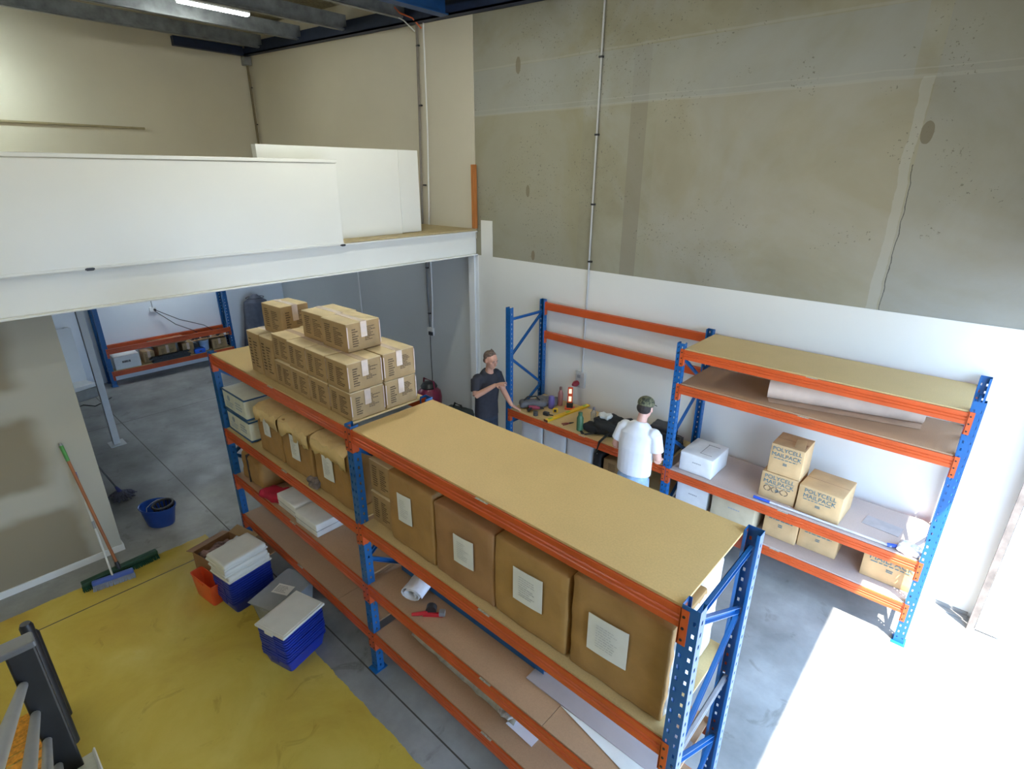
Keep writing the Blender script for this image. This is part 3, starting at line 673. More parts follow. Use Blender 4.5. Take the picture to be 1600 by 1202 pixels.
parcel('reddish kraft parcel, second in the near bay, with a greenish label',GP,0.60,0.40,0.60,(-2.355,2.30,z2),5,False,(0.02,0.36,0.20,0.23),m=card_mat('kraft_reddish',(0.37,0.20,0.09),0.4))
parcel('kraft parcel with crushed top, second from the near end of the rack',GP,0.60,0.40,0.61,(-1.745,2.30,z2),8,False,(0.0,0.38,0.24,0.25),m=card_mat('kraft_golden',(0.41,0.235,0.08),0.5))
parcel('kraft parcel at the near end of the rack with white plastic wrap on its side',GP,0.62,0.42,0.66,(-1.105,2.31,z2),11,False,(-0.05,0.34,0.26,0.26),wrap=True)
parcel('kraft parcel with a curled top flap beside the white boxes, far bay',GP,0.52,0.40,0.52,(-5.33,2.30,z1),14,True,(-0.01,0.46,0.15,0.22))
parcel('kraft parcel with a crumpled pale folded top, middle of three in the far bay',GP,0.59,0.40,0.54,(-4.745,2.30,z1),17,True,(0.0,0.34,0.17,0.26))
parcel('kraft parcel with folded top next to the middle upright, far bay',GP,0.60,0.40,0.56,(-4.10,2.30,z1),20,True,(-0.03,0.36,0.18,0.26))
t=thing('wrapped_parcel','white plastic-wrapped parcel behind the end parcel of the near bay','parcel',(-1.12,2.68,z2))
part('parcel_body', rounded_box(0.60,0.28,0.70,0.035,9,0.016,7,31), WRAP, t, True)
part('tape_band', MB().box(0.10,0.16,-0.155,0.155,0.70,0.712), TAPE, t)
t=thing('wrapped_parcel','brown-backed wrapped parcel behind the second end parcel','parcel',(-1.78,2.68,z2)); part('parcel_body', rounded_box(0.60,0.28,0.62,0.035,9,0.014,7,33), KRAFT, t, True); part('tape_band', MB().box(-0.2,-0.14,-0.15,0.15,0.622,0.630), TAPE, t)
# small cartons beside the middle upright
sc=carton('small carton with red-brown print under its twin beside the middle upright','stacked small cartons beside the middle upright',0.30,0.32,0.30,41,False,loc=(-3.40,2.30,z2))
copy_tree(sc,(-3.40,2.31,z2+0.301),0,'upper small carton beside the middle upright, under the top board')
# white supply boxes with blue straps
t=thing('white_box','lower white box with a blue base strap at the far end of the rack','box',(-6.07,2.25,z1),0,'white boxes with blue straps')
part('box_body', rounded_box(0.60,0.36,0.26,0.02,6,0.004,5,51), mat('cream_white_box',(0.68,0.68,0.56),0.45,var=0.08), t, True)
mb=MB(); 
for z in (0.012,0.238): mb.box(-0.303,0.303,-0.184,0.184,z,z+0.016)
part('blue_strap', mb, mat('blue_strap_plastic',(0.03,0.10,0.22),0.4), t)
mb=MB(); mb.lathe([(0.035,0),(0.035,0.002)],16,0,Matrix.Translation((-0.12,-0.183,0.17))@Matrix.Rotation(PI/2,4,'X')); scribble(mb,-0.2,0.0,0.06,0.13,3,-0.183,0,4,0.3)
scribble(mb,0.05,0.22,0.08,0.18,3,-0.183,0,9,0.5)
part('printed_logo', mb, mat('pale_blue_print',(0.36,0.42,0.46),0.6), t)
copy_tree(t,(-6.08,2.245,z1+0.262),0,'upper white box resting on another under the top board')
# lower shelf, far bay
t=thing('brown_parcel','brown tied parcel at the far end of the third shelf','parcel',(-6.02,2.29,1.052)); part('parcel_body', rounded_box(0.56,0.40,0.36,0.05,8,0.018,6,61), KRAFT, t, True)
mb=MB(); mb.box(-0.05,-0.038,-0.215,0.215,0.34,0.372); mb.box(-0.05,-0.038,-0.216,-0.2,0.01,0.36); part('string_tie', mb, INK, t)
t=thing('dark_box','dark brown box in shadow behind the tied parcel','box',(-5.48,2.55,1.052)); part('box_body', rounded_box(0.46,0.30,0.26,0.02,5,0.006,5,62), CARD_DARK, t, True); part('tape', MB().box(-0.229,0.229,-0.03,0.03,0.258,0.263), TAPE, t)
solo('red_cloth', rounded_box(0.30,0.22,0.10,0.045,8,0.035,12,63), mat('red_cloth_fabric',(0.42,0.01,0.035),0.8,var=0.3), 'crumpled red cloth hanging over the third shelf beam','cloth',loc=(-5.52,2.13,1.052),rotz=0.3)
wb=thing('white_foam_block','white block at the far side of the pair on the third shelf','foam block',(-5.17,2.28,1.052),0,'white blocks on the third shelf')
part('block_body', rounded_box(0.42,0.40,0.15,0.012,5,0.003,5,64), WHITE_BOX, wb, True); part('seam_band', MB().box(-0.211,0.211,-0.2015,0.2015,0.070,0.076), GREYSTEEL, wb)
copy_tree(wb,(-4.72,2.26,1.052),0.03,'white block nearer the middle upright on the third shelf')
solo('grey_bundle', rounded_box(0.15,0.09,0.09,0.03,8,0.03,22,65), mat('grey_fluff',(0.22,0.17,0.15),0.9,var=0.5,scale=20), 'small grey fluffy bundle poking out between two kraft parcels','bundle',loc=(-4.43,2.085,z1))
# near bay, third shelf
t=thing('paper_roll','crumpled white paper roll on the third shelf beside the middle upright','paper roll',(-3.18,2.36,1.052),0.35)
mb=MB(); n=26; vs=[]; fs=[]
for j in range(9):
    for i in range(n+1):
        a=4.3*PI*i/n; r=0.075-0.045*i/n+0.006*noise.noise(Vector((j*0.8,i*0.6,1)))
        vs.append((r*1.5*math.cos(a), -0.22+0.44*j/8, 0.078+r*0.95*math.sin(a)))
for j in range(8):
    for i in range(n): a=j*(n+1)+i; fs.append((a,a+1,a+n+2,a+n+1))
mb.add(vs,fs); part('rolled_sheet', mb, mat('white_wrap_paper',(0.72,0.72,0.76),0.6,var=0.05,bmp=0.5), t, True, solid=0.002)
solo('brown_paper_wad', rounded_box(0.26,0.22,0.10,0.04,8,0.04,10,66), card_mat('crumpled_kraft',(0.40,0.28,0.17),0.6), 'crumpled brown paper behind the white roll on the third shelf','paper',loc=(-3.34,2.55,1.052))
t=thing('tape_gun','red tape dispenser with black wheel on the third shelf edge','tape dispenser',(-2.88,2.15,1.051),0.7)
part('handle', MB().tube([(-0.13,-0.01,0.022),(-0.06,0,0.024),(0.0,0.01,0.028)],[0.014,0.017,0.02],8), RED_PL, t, True)
part('frame_plate', MB().box(-0.04,0.13,-0.012,0.012,0.0,0.035), RED_PL, t, bevel=0.004)
part('tape_wheel', MB().lathe([(0.018,-0.025),(0.045,-0.025),(0.045,0.025),(0.018,0.025)],18,0,Matrix.Translation((0.03,0.03,0.05))@Matrix.Rotation(PI/2,4,'X')), BLACK_PL, t, True)
part('blade', MB().box(0.10,0.15,-0.025,0.025,0.02,0.06), GREYSTEEL, t, bevel=0.003)
t=thing('loose_upright','spare blue upright channel lying along the third shelf','upright channel',(-1.80,2.40,1.052))
me=MB(); Mx=Matrix.Rotation(-PI/2,4,'Y')
ch=MB(); ch.box(-1.7,0,-0.045,0.045,0.0,0.003); ch.box(-1.7,0,-0.045,-0.042,0,0.07); ch.box(-1.7,0,0.042,0.045,0,0.07); ch.box(-1.7,0,-0.045,-0.02,0.067,0.07); ch.box(-1.7,0,0.02,0.045,0.067,0.07)
part('channel', ch, BLUE, t, loc=(0,0,0)); part('end_clip', MB().box(-0.05,0.0,-0.018,0.018,0.003,0.03), BLUE, t)
solo('acrylic_sheet', MB().box(0,1.12,0,0.36,0,0.008), mat('grey_film_sheet',(0.40,0.36,0.36),0.3,var=0.12,scale=2), 'long greyish protective-film panel lying on the third shelf, near bay','panel',False,loc=(-1.88,2.25,1.0525))
solo('white_sheet', MB().add([(0,0,0),(0.80,-0.14,0),(0.80,0.02,0),(0,0,0.003),(0.80,-0.14,0.003),(0.80,0.02,0.003)],[(0,2,1),(3,4,5),(0,1,4,3),(1,2,5,4),(2,0,3,5)]), PAPER, 'thin white sheet fanning out below the grey film panel','sheet',False,loc=(-1.56,2.245,1.054))
# near bay, lowest shelf
t=thing('wrapped_plank','long flat pack in clear wrap lying on the lowest shelf','flat pack',(-3.24,2.30,0.482),-0.02)
part('plank', MB().box(0,1.25,-0.03,0.32,0,0.045), mat('wrapped_plank_grey',(0.34,0.31,0.27),0.3,var=0.2,scale=6), t, bevel=0.006)
mb=MB(); n=22; vs=[]; fs=[]
for j in range(5):
    for i in range(n+1):
        x=-0.03+1.30*i/n; vs.append((x+0.01*noise.noise(Vector((i,j,3))), -0.055+0.03*j+0.012*noise.noise(Vector((i*0.9,j,1))), 0.008+0.016*j*(4-j)*0.7+0.012*noise.noise(Vector((i*1.3,j*1.2,5)))+0.01))
for j in range(4):
    for i in range(n): a=j*(n+1)+i; fs.append((a,a+1,a+n+2,a+n+1))
mb.add(vs,fs); part('plastic_film', mb, mat('cloudy_film',(0.45,0.44,0.38),0.25,var=0.25,scale=12,bmp=0.6), t, True, solid=0.002)
solo('instruction_leaflet', MB().box(0,0.27,0,0.14,0,0.004), mat('white_leaflet',(0.78,0.78,0.86),0.5,var=0.02), 'white leaflet lying at the end of the clear-wrapped flat pack','leaflet',False,loc=(-2.04,2.205,0.483),rotz=-0.03)
solo('packing_scrap', rounded_box(0.13,0.10,0.05,0.02,7,0.02,25,68), mat('clear_crumple',(0.42,0.40,0.38),0.3,var=0.5,scale=25), 'small crumple of clear packing on the end of the flat pack','packing',loc=(-2.06,2.24,0.530))

# ------------------------------------------------------------------ wall-rack contents
zc=1.0025; z4=0.4875
def mailpack(label, group, sx, sy, sz, loc, seed, openflap=False, rings=False, rotz=0.0):
    t=thing('mailpack_carton',label,'carton',loc,rotz,group)
    part('carton_body', rounded_box(sx,sy,sz,0.008,5,0.002,6,seed), CARD_TAN, t, True)
    for k,(s,zz) in enumerate((('POLYCELL',0.85),('MAILPACK',0.66))):
        me=text_mesh(s, min(sx*0.19,sz*0.21), INK_BLUE); o=link('lettering',me,t,(0,-sy/2-0.0035,sz*zz)); o.rotation_euler=(PI/2,0,0)
    mb=MB(); scribble(mb,-sx*0.36,sx*0.36,sz*0.52,sz*0.56,1,-sy/2-0.003,0,seed,0.1,'-y',0.6); scribble(mb,-sx*0.06,sx*0.06,sz*0.34,sz*0.44,2,-sy/2-0.003,0,seed,0.1,'-y',0.6)
    part('small_print', mb, INK_BLUE, t)
    mb=MB(); mb.box(-sx/2+0.01,sx/2-0.01,-0.003,0.003,sz-0.001,sz+0.0012); part('flap_seam', mb, CARD_DARK, t)
    if openflap:
        mb=MB(); mb.add([(sx*0.12,-sy*0.34,sz),(sx*0.46,-sy*0.46,sz),(sx*0.40,-sy*0.10,sz+0.07),(sx*0.10,-sy*0.05,sz+0.05)],[(0,1,2,3)]); part('open_flap', mb, CARD_TAN, t, solid=0.004)
        mb=MB(); mb.box(sx*0.13,sx*0.45,-sy*0.36,-sy*0.02,sz-0.002,sz+0.0015); part('opening', mb, CARD_DARK, t)
    if rings:
        mb=MB()
        for x in (-0.11,-0.03,0.07):
            M=Matrix.Translation((x,-sy/2-0.004,sz*0.40))
            mb.tube([M@Vector((0.034*math.cos(a)*(1.2 if x>0 else 1),0,0.032*math.sin(a))) for a in [2*PI*k/16 for k in range(17)]],0.003,6)
        part('marker_rings', mb, INK, t, True)
    return t
GM='printed mail-pack cartons on the wall rack'
mailpack('printed carton at the bottom of the column of three on the wall rack',GM,0.37,0.40,0.46,(-1.235,6.26,z4),71)
mailpack('printed carton with three drawn rings, middle of the column of three',GM,0.39,0.40,0.33,(-1.33,6.20,zc),72,rings=True)
mailpack('printed carton with a torn open flap, topmost of the column of three',GM,0.35,0.38,0.36,(-1.31,6.20,zc+0.333),73,openflap=True)
mailpack('printed carton standing alone beside the column of three',GM,0.44,0.48,0.33,(-0.885,6.20,zc),74,rotz=-0.05)
mailpack('printed carton under the shelf, next to the bottom of the column',GM,0.40,0.40,0.40,(-0.84,6.30,z4),75)
mailpack('sunlit printed carton at the end nearest the roller door',GM,0.50,0.44,0.40,(-0.14,6.26,z4),76)  # same tan card as the other cartons, standing in the sun
def lidded(label,sx,sy,sz,loc,bm_,rotz=0.0,cat='box'):
    t=thing('archive_box',label,cat,loc,rotz)
    part('box_body', rounded_box(sx,sy,sz,0.012,5,0.003,6,int(sx*1000)), bm_, t, True)
    mb=MB(); mb.box(0.0,0.004,-sy*0.30,sy*0.28,sz+0.001,sz+0.003)
    for k in range(9): mb.box(0.0+sx*0.04*k,0.0+sx*0.04*k+sx*0.026,-sy*0.30,-sy*0.285,sz+0.001,sz+0.003); 
    for k in range(9): mb.box(-sx*0.02+sx*0.04*k,sx*0.04*k+sx*0.006,sy*0.26,sy*0.28,sz+0.001,sz+0.003)
    part('lid_slots', mb, INK, t)
    mb=MB(); scribble(mb,-sx*0.1,sx*0.2,sz*0.55,sz*0.65,1,-sy/2-0.002,0,5,0.2); part('printed_text', mb, INK_GREY, t)
    return t
lidded('white lidded box on the upper wall-rack shelf beside the middle upright',0.42,0.50,0.26,(-2.28,6.18,zc),WHITE_BOX)
lidded('white box on the lowest wall-rack shelf beneath the other white box',0.42,0.50,0.30,(-2.30,6.25,z4),WHITE_BOX)
lidded('pale brown slotted box between the white box and the printed cartons',0.52,0.56,0.40,(-1.76,6.22,z4),card_mat('pale_brown_card',(0.52,0.44,0.30)))
solo('loose_paper', MB().box(-0.17,0.17,-0.10,0.10,0,0.004), mat('grey_sheet',(0.42,0.38,0.37),0.6), 'grey sheet lying on the sunlit end of the wall-rack shelf','sheet',False,loc=(-0.32,6.28,zc),rotz=-0.1)
t=thing('paper_roll','long pinkish-brown paper roll lying on the second shelf of the wall rack','paper roll',(-1.66,6.14,2.167),0.24)
part('rolled_sheet', MB().tube([(0,0,0.115),(0.5,0,0.112),(1.0,0,0.10),(1.44,0,0.085)],[0.115,0.112,0.10,0.085],24), card_mat('pink_kraft',(0.66,0.50,0.38),0.2), t, True)
part('loose_edge', MB().add([(0.0,-0.02,0.004),(1.44,-0.02,0.004),(1.40,-0.20,0.006),(0.03,-0.17,0.006)],[(0,1,2,3)]), card_mat('pink_kraft_edge',(0.55,0.38,0.26),0.2), t, solid=0.002)
part('roll_core', MB().tube([(-0.004,0,0.115),(0.02,0,0.115)],0.06,18), CARD_DARK, t, True)
t=thing('flat_mop','white-poled mop with blue fittings lying along the front of the wall-rack shelf','mop',(-1.52,5.90,zc))
part('pole', MB().tube([(0,0,0.018),(1.34,0.01,0.018)],0.012,10), mat('mop_pole_white',(0.62,0.60,0.68),0.35), t, True)
part('grip', MB().tube([(-0.02,0,0.018),(0.16,0,0.018)],0.017,10), mat('grip_blue',(0.03,0.10,0.55),0.4), t, True)
part('swivel', MB().tube([(1.30,0.01,0.02),(1.40,0.04,0.03),(1.44,0.0,0.02)],0.02,10), mat('grip_blue',(0.03,0.10,0.55),0.4), t, True)
part('mop_strands', rounded_box(0.20,0.18,0.07,0.03,8,0.03,18,81), mat('mop_white',(0.75,0.74,0.80),0.9,var=0.2,scale=30), t, True, loc=(1.48,0.06,0))

# ------------------------------------------------------------------ workbench
zb=1.0175
def bottle(label, m, loc, prof, capm, capprof, name='water_bottle'):
    t=thing(name,label,'bottle',loc); part('bottle_body', MB().lathe(prof,20), m, t, True); part('cap', MB().lathe(capprof,16), capm, t, True); return t
bottle('sage green insulated bottle near the front edge of the workbench',GREEN,(-4.05,5.96,zb),[(0.04,0),(0.05,0.01),(0.05,0.20),(0.03,0.24)],GREEN,[(0.03,0.24),(0.032,0.285),(0.015,0.29)])
bottle('clear bottle with lilac label behind the green bottle on the workbench',BOTTLE_CLEAR,(-4.01,6.24,zb),[(0.038,0),(0.042,0.01),(0.042,0.20),(0.018,0.25)],mat('grey_cap',(0.2,0.2,0.22),0.4),[(0.02,0.25),(0.02,0.285),(0.012,0.29)])
bottle('squat purple can next to the copper bottle on the workbench',PURPLE,(-4.86,6.32,zb),[(0.045,0),(0.05,0.01),(0.05,0.18),(0.044,0.19)],PURPLE,[(0.044,0.19),(0.04,0.20),(0.02,0.205)],'drink_can')
bottle('tall copper bottle against the wall on the workbench',COPPER,(-4.82,6.50,zb),[(0.038,0),(0.042,0.01),(0.042,0.21),(0.02,0.27)],mat('copper_cap',(0.20,0.10,0.09),0.4),[(0.022,0.27),(0.022,0.315),(0.012,0.32)])
t=thing('work_lamp','orange folding work lamp with two lit panels standing on the workbench','work lamp',(-4.63,6.50,zb),0.6)
part('base', MB().box(-0.08,0.08,-0.06,0.06,0,0.02), ORANGE_PL, t, bevel=0.005); part('hinge', MB().box(-0.05,0.05,-0.03,0.03,0.02,0.10), BLACK_PL, t, bevel=0.005)
part('panel', MB().box(-0.04,0.04,-0.02,0.02,0.10,0.235), ORANGE_PL, t, bevel=0.006); part('panel', MB().box(-0.04,0.04,-0.02,0.02,0.242,0.36), ORANGE_PL, t, bevel=0.006)
mb=MB(); mb.box(-0.022,0.022,-0.024,-0.019,0.13,0.215); mb.box(-0.022,0.022,-0.024,-0.019,0.265,0.34); part('lens', mb, emis('lamp_lens',(1,0.85,0.6),0.45), t)
t=thing('spirit_level','long yellow spirit level lying across the workbench','spirit level',(-4.53,6.32,zb),math.radians(82))
part('body', MB().box(-0.47,0.47,-0.035,0.035,0,0.03), YELLOW, t, bevel=0.004); mb=MB()
for x in (-0.38,0,0.38): mb.box(x-0.04,x+0.04,-0.02,0.02,0.029,0.033)
part('vial', mb, mat('vial_green',(0.4,0.6,0.1),0.2), t); part('end_cap', MB().box(-0.48,-0.468,-0.037,0.037,-0.0,0.032), mat('endcap_brown',(0.15,0.05,0.02),0.5), t)
def tool(name,label,cat,loc,rotz,pieces,g=None):
    t=thing(name,label,cat,loc,rotz,g)
    for nme,mb,m in pieces: part(nme,mb,m,t,True)
    return t
tool('tape_measure','yellow tape measure standing beside the purple can','tape measure',(-4.70,6.22,zb),0.5,[('case',rounded_box(0.08,0.045,0.075,0.015,5),YELLOW),('clip',MB().box(-0.02,0.02,-0.03,-0.024,0.02,0.06),BLACK_PL)])
tool('tape_measure','black tape measure near the front of the workbench','tape measure',(-4.74,6.04,zb),0.2,[('case',rounded_box(0.10,0.07,0.06,0.02,5),BLACK_PL),('strap',MB().tube([(0.04,0,0.02),(0.10,0.03,0.01),(0.13,-0.01,0.008)],0.008,6),BLACK)])
tool('tape_roll','small grey tape roll at the front corner of the workbench','tape roll',(-4.86,5.93,zb),0,[('ring',MB().lathe([(0.022,0),(0.038,0),(0.038,0.06),(0.022,0.06)],18),mat('tape_dark',(0.06,0.06,0.06),0.4)),('core',MB().lathe([(0.016,0.001),(0.021,0.001),(0.021,0.058),(0.016,0.058)],18),CARD)])
tool('pliers','red handled pliers lying beside the yellow level','pliers',(-4.30,6.02,zb),1.1,[('handle',MB().tube([(-0.10,0.02,0.01),(-0.03,0.018,0.01),(0.02,0.0,0.01)],0.008,6),mat('plier_red',(0.25,0.03,0.02),0.4)),('handle',MB().tube([(-0.10,-0.03,0.01),(-0.03,-0.02,0.01),(0.02,0,0.01)],0.008,6),mat('plier_red',(0.25,0.03,0.02),0.4)),('jaws',MB().tube([(0.015,0,0.01),(0.09,0,0.01)],[0.012,0.005],6),DARKSTEEL)])
t=thing('tool_bag','grey canvas tool bag with pink-red drill handles at the end of the workbench','tool bag',(-5.12,6.16,zb),0.9)
part('bag_body', rounded_box(0.42,0.20,0.11,0.05,8,0.02,9,91), mat('grey_canvas',(0.13,0.13,0.14),0.8,var=0.2), t, True)
part('carry_handle', MB().tube([(-0.15,0,0.10),(-0.08,0,0.17),(0.06,0,0.17),(0.12,0,0.10)],0.012,8), BLACK, t, True)
t=thing('cordless_drill','dark red cordless drill lying on the workbench beside the canvas bag','drill',(-4.98,6.06,zb),0.5)
part('drill_body', MB().tube([(-0.10,0,0.05),(0.0,0,0.05),(0.08,0,0.05)],[0.03,0.034,0.022],12), mat('tool_maroon',(0.28,0.04,0.08),0.4), t, True)
part('drill_grip', MB().tube([(-0.05,0,0.045),(-0.09,-0.10,0.035)],[0.02,0.024],10), BLACK_PL, t, True); part('chuck', MB().tube([(0.08,0,0.05),(0.14,0,0.05)],[0.018,0.01],10), DARKSTEEL, t, True)
solo('grey_jacket', rounded_box(0.34,0.28,0.09,0.04,9,0.035,9,92), mat('grey_cloth',(0.17,0.17,0.18),0.85,var=0.2), 'folded grey garment behind the drill against the rack upright','garment',loc=(-5.02,6.42,zb),rotz=0.4)
tool('glove','dark red work glove behind the green bottle','glove',(-3.94,6.06,zb),0.3,[('palm',rounded_box(0.11,0.08,0.04,0.018,6,0.008,20,93),mat('glove_red',(0.25,0.03,0.05),0.8)),('fingers',MB().tube([(0.04,0.02,0.02),(0.11,0.03,0.012)],[0.014,0.009],6).tube([(0.04,-0.01,0.02),(0.12,-0.012,0.012)],[0.014,0.009],6),mat('glove_red',(0.25,0.03,0.05),0.8))])
tool('sunglasses','teal and black folded sunglasses in front of the clear bottle','sunglasses',(-3.92,6.18,zb),0.2,[('lenses',MB().ellipsoid((-0.035,0,0.03),(0.035,0.01,0.028)).ellipsoid((0.04,0,0.03),(0.035,0.01,0.028)),mat('teal_lens',(0.05,0.25,0.30),0.2)),('temples',MB().tube([(-0.07,0,0.03),(-0.06,0.10,0.012)],0.004,5).tube([(0.075,0,0.03),(0.06,0.11,0.012)],0.004,5),BLACK_PL)])
t=thing('backpack','black backpack with dangling straps lying on the workbench','backpack',(-3.60,6.24,zb),0.15)
part('bag_body', rounded_box(0.62,0.40,0.19,0.06,12,0.06,9,95), BLACK, t, True)
part('front_pocket', rounded_box(0.26,0.20,0.12,0.04,7,0.02,9,96), BLACK, t, True, loc=(-0.32,-0.12,0))
for pts in ([(-0.30,-0.10,0.10),(-0.42,-0.14,0.06),(-0.47,-0.22,0.012),(-0.40,-0.29,0.01)],[(-0.18,-0.16,0.10),(-0.26,-0.26,0.03),(-0.36,-0.31,0.012)],[(0.0,-0.18,0.12),(-0.06,-0.31,0.04),(-0.08,-0.405,0.012),(-0.10,-0.425,-0.10),(-0.12,-0.43,-0.20)]):
    part('strap', MB().tube(pts,[(0.022,0.006)]*len(pts),8), BLACK, t, True)
mb=MB().lathe([(0.02,0),(0.03,0.006),(0.02,0.012)],10,0,Matrix.Translation((-0.40,-0.29,0.0))); part('buckle', mb, BLACK_PL, t, True)
solo('white_cloth', rounded_box(0.17,0.15,0.07,0.03,8,0.03,14,97), mat('white_rag',(0.78,0.80,0.76),0.9,var=0.05), 'crumpled white cloth on top of the black backpack','cloth',loc=(-3.80,6.24,zb+0.17))
t=thing('camera_bag','smaller black bag behind the man in the white shirt on the workbench','bag',(-2.98,6.42,zb),0.1)
part('bag_body', rounded_box(0.34,0.30,0.24,0.05,8,0.02,7,98), BLACK, t, True); part('flap', rounded_box(0.30,0.26,0.04,0.015,6,0.01,9,99), BLACK_PL, t, True, loc=(0,0,0.24))
t=thing('hard_case','open dark tool tray against the middle rack upright on the workbench','tool tray',(-2.83,6.22,zb),0.05)
part('tray', MB().box(-0.14,0.14,-0.28,0.28,0,0.05), mat('dark_tray',(0.05,0.045,0.045),0.5), t, bevel=0.008); part('handle', MB().tube([(-0.1,-0.25,0.05),(-0.05,-0.25,0.09),(0.05,-0.25,0.09),(0.1,-0.25,0.05)],0.008,8), BLACK_PL, t, True)
tool('cable_coil','coiled green and black cable at the back of the workbench by the upright','cable',(-2.84,6.58,zb+0.0),0,[('coil',MB().tube([(0.09*math.cos(a*0.7),0.06*math.sin(a*0.7),0.012+0.003*a) for a in range(28)],0.009,6),BLACK_PL),('plug',rounded_box(0.09,0.035,0.03,0.01,4),mat('pale_green',(0.35,0.42,0.25),0.5))])
# storage under the bench
cu=thing('storage_box','grey-white storage box under the workbench at its far end','box',(-4.93,6.20,0.417),0,'storage boxes under the workbench')
part('box_body', rounded_box(0.42,0.55,0.42,0.012,5), mat('pale_grey_box',(0.60,0.60,0.60),0.5,var=0.03), cu, True); part('lid', MB().box(-0.213,0.213,-0.278,0.278,0.415,0.43), WHITE_PLASTIC, cu, bevel=0.004)
copy_tree(cu,(-4.48,6.20,0.417),0,'grey-white storage box under the workbench, second from its far end'); copy_tree(cu,(-4.03,6.20,0.417),0,'grey-white storage box under the workbench beside the dark gap')
carton('brown carton under the workbench in front of the man in the white shirt','cartons under the workbench',0.55,0.5,0.30,44,False,loc=(-3.35,6.22,0.417),topm=CARD)
t=thing('black_bag','small black bag in the gap between storage boxes and brown carton','bag',(-3.73,6.10,0.417)); part('bag_body', rounded_box(0.13,0.3,0.34,0.04,7,0.015,9,45), BLACK, t, True); part('zip', MB().tube([(0,-0.14,0.33),(0,0.14,0.335)],0.006,6), GREYSTEEL, t, True)

# ------------------------------------------------------------------ floor by the grey wall
t=thing('vacuum_cleaner','maroon tub vacuum on the floor by the grey wall','vacuum cleaner',(-8.02,6.40,0))
part('tub', MB().lathe([(0.20,0.03),(0.24,0.06),(0.25,0.30),(0.23,0.42),(0.15,0.50)],22), mat('maroon_plastic',(0.22,0.02,0.055),0.35), t, True)
part('motor_head', MB().lathe([(0.16,0.50),(0.17,0.53),(0.12,0.60),(0.05,0.62)],20), BLACK_PL, t, True)
part('handle', MB().tube([(-0.18,0,0.45),(-0.15,0,0.66),(0.15,0,0.66),(0.18,0,0.45)],0.018,8), mat('maroon_plastic',(0.22,0.02,0.055),0.35), t, True)
mb=MB()
for a in range(4): mb.ellipsoid((0.2*math.cos(a*PI/2+.7),0.2*math.sin(a*PI/2+.7),0.03),(0.03,0.03,0.03),8,6)
part('caster', mb, BLACK_PL, t, True)
t=thing('duffel_bag','dark duffel bag slumped on the floor behind the rack near the grey wall','bag',(-7.1,6.35,0),0.2)
part('bag_body', rounded_box(0.60,0.32,0.34,0.12,9,0.03,6,101), mat('dark_bag',(0.03,0.04,0.04),0.8), t, True); part('carry_handle', MB().tube([(-0.12,0,0.32),(-0.09,0,0.42),(0.05,0,0.40),(0.1,0,0.32)],0.02,8), BLACK, t, True)
# covered item in the rear corner
t=thing('covered_equipment','tall item draped in a grey-blue sheet in the rear corner','covered equipment',(-14.2,5.82,0))
mb=MB(); n=40; rows=18; vs=[]; fs=[]
for j in range(rows+1):
    z=1.58*(1-j/rows); s=0.24+0.19*(j/rows)**0.8 if j>1 else (0.06 if j==0 else 0.19)
    for i in range(n):
        a=2*PI*i/n; fold=1+0.09*(j/rows)*math.sin(a*9+0.4*math.sin(j*0.4))+0.05*noise.noise(Vector((math.cos(a)*2,math.sin(a)*2,z*2)))
        vs.append((s*0.85*fold*math.cos(a), s*fold*math.sin(a), z-(0.03 if j==1 else 0)))
for j in range(rows):
    for i in range(n): fs.append((j*n+i,j*n+(i+1)%n,(j+1)*n+(i+1)%n,(j+1)*n+i))
fs.append(tuple(range(n))); mb.add(vs,fs); part('drape', mb, GREY_FABRIC, t, True)
mb=MB(); mb.tube([(0.19*math.cos(2*PI*k/20),0.22*math.sin(2*PI*k/20),1.50) for k in range(21)],0.008,6); part('drawstring', mb, BLACK, t, True)
# far rack contents (local frame of the wall behind: x near -14.4)
fz=0.357
t=thing('white_box','white box with black print on the low far rack','box',(-14.38,2.79,fz),0); part('box_body', rounded_box(0.34,0.50,0.30,0.01,5), WHITE_BOX, t, True)
mb=MB(); scribble(mb,-0.10,0.06,0.13,0.20,1,0.171,0,3,0.1,'+x',0.7); part('printed_text', mb, INK, t)
for i,(y,dz,sy,sz,rz,lb) in enumerate(((3.24,0,0.24,0.28,0,'small brown carton next to the white box on the far rack'),(3.62,0,0.40,0.34,0.1,'brown carton in the middle of the far rack'),(4.08,0,0.26,0.30,0,'tan carton left of the blue tub on the far rack'),(4.80,0,0.36,0.26,0,'brown carton by the blue upright at the end of the far rack'))):
    carton(lb,'cartons on the far rack',0.30,sy,sz,120+i,False,loc=(-14.42,y,fz),rotz=rz,topm=CARD)
t=thing('flat_carton','flattened brown carton lying on top of the middle carton on the far rack','carton',(-14.42,3.70,fz+0.345),0.05); part('carton_body', rounded_box(0.34,0.75,0.10,0.02,6,0.01,6,131), CARD_DARK, t, True); part('tape', MB().box(-0.02,0.02,-0.37,0.37,0.099,0.104), TAPE, t)
GGR='black grilles stacked on the far rack'
gr=thing('black_grille','lowest black slatted grille on the edge of the far rack','grille',(-14.22,3.66,fz),0,GGR)
mb=MB()
for k in range(9): mb.box(-0.03+0.0,0.03,-0.36+0.09*k-0.012,-0.36+0.09*k+0.012,0,0.02)
mb.box(-0.05,-0.03,-0.39,0.39,0,0.03); mb.box(0.03,0.05,-0.39,0.39,0,0.03); part('slats', mb, BLACK_PL, gr); part('frame', MB().box(-0.05,0.05,-0.40,-0.385,0,0.03).box(-0.05,0.05,0.385,0.40,0,0.03), DARKSTEEL, gr)
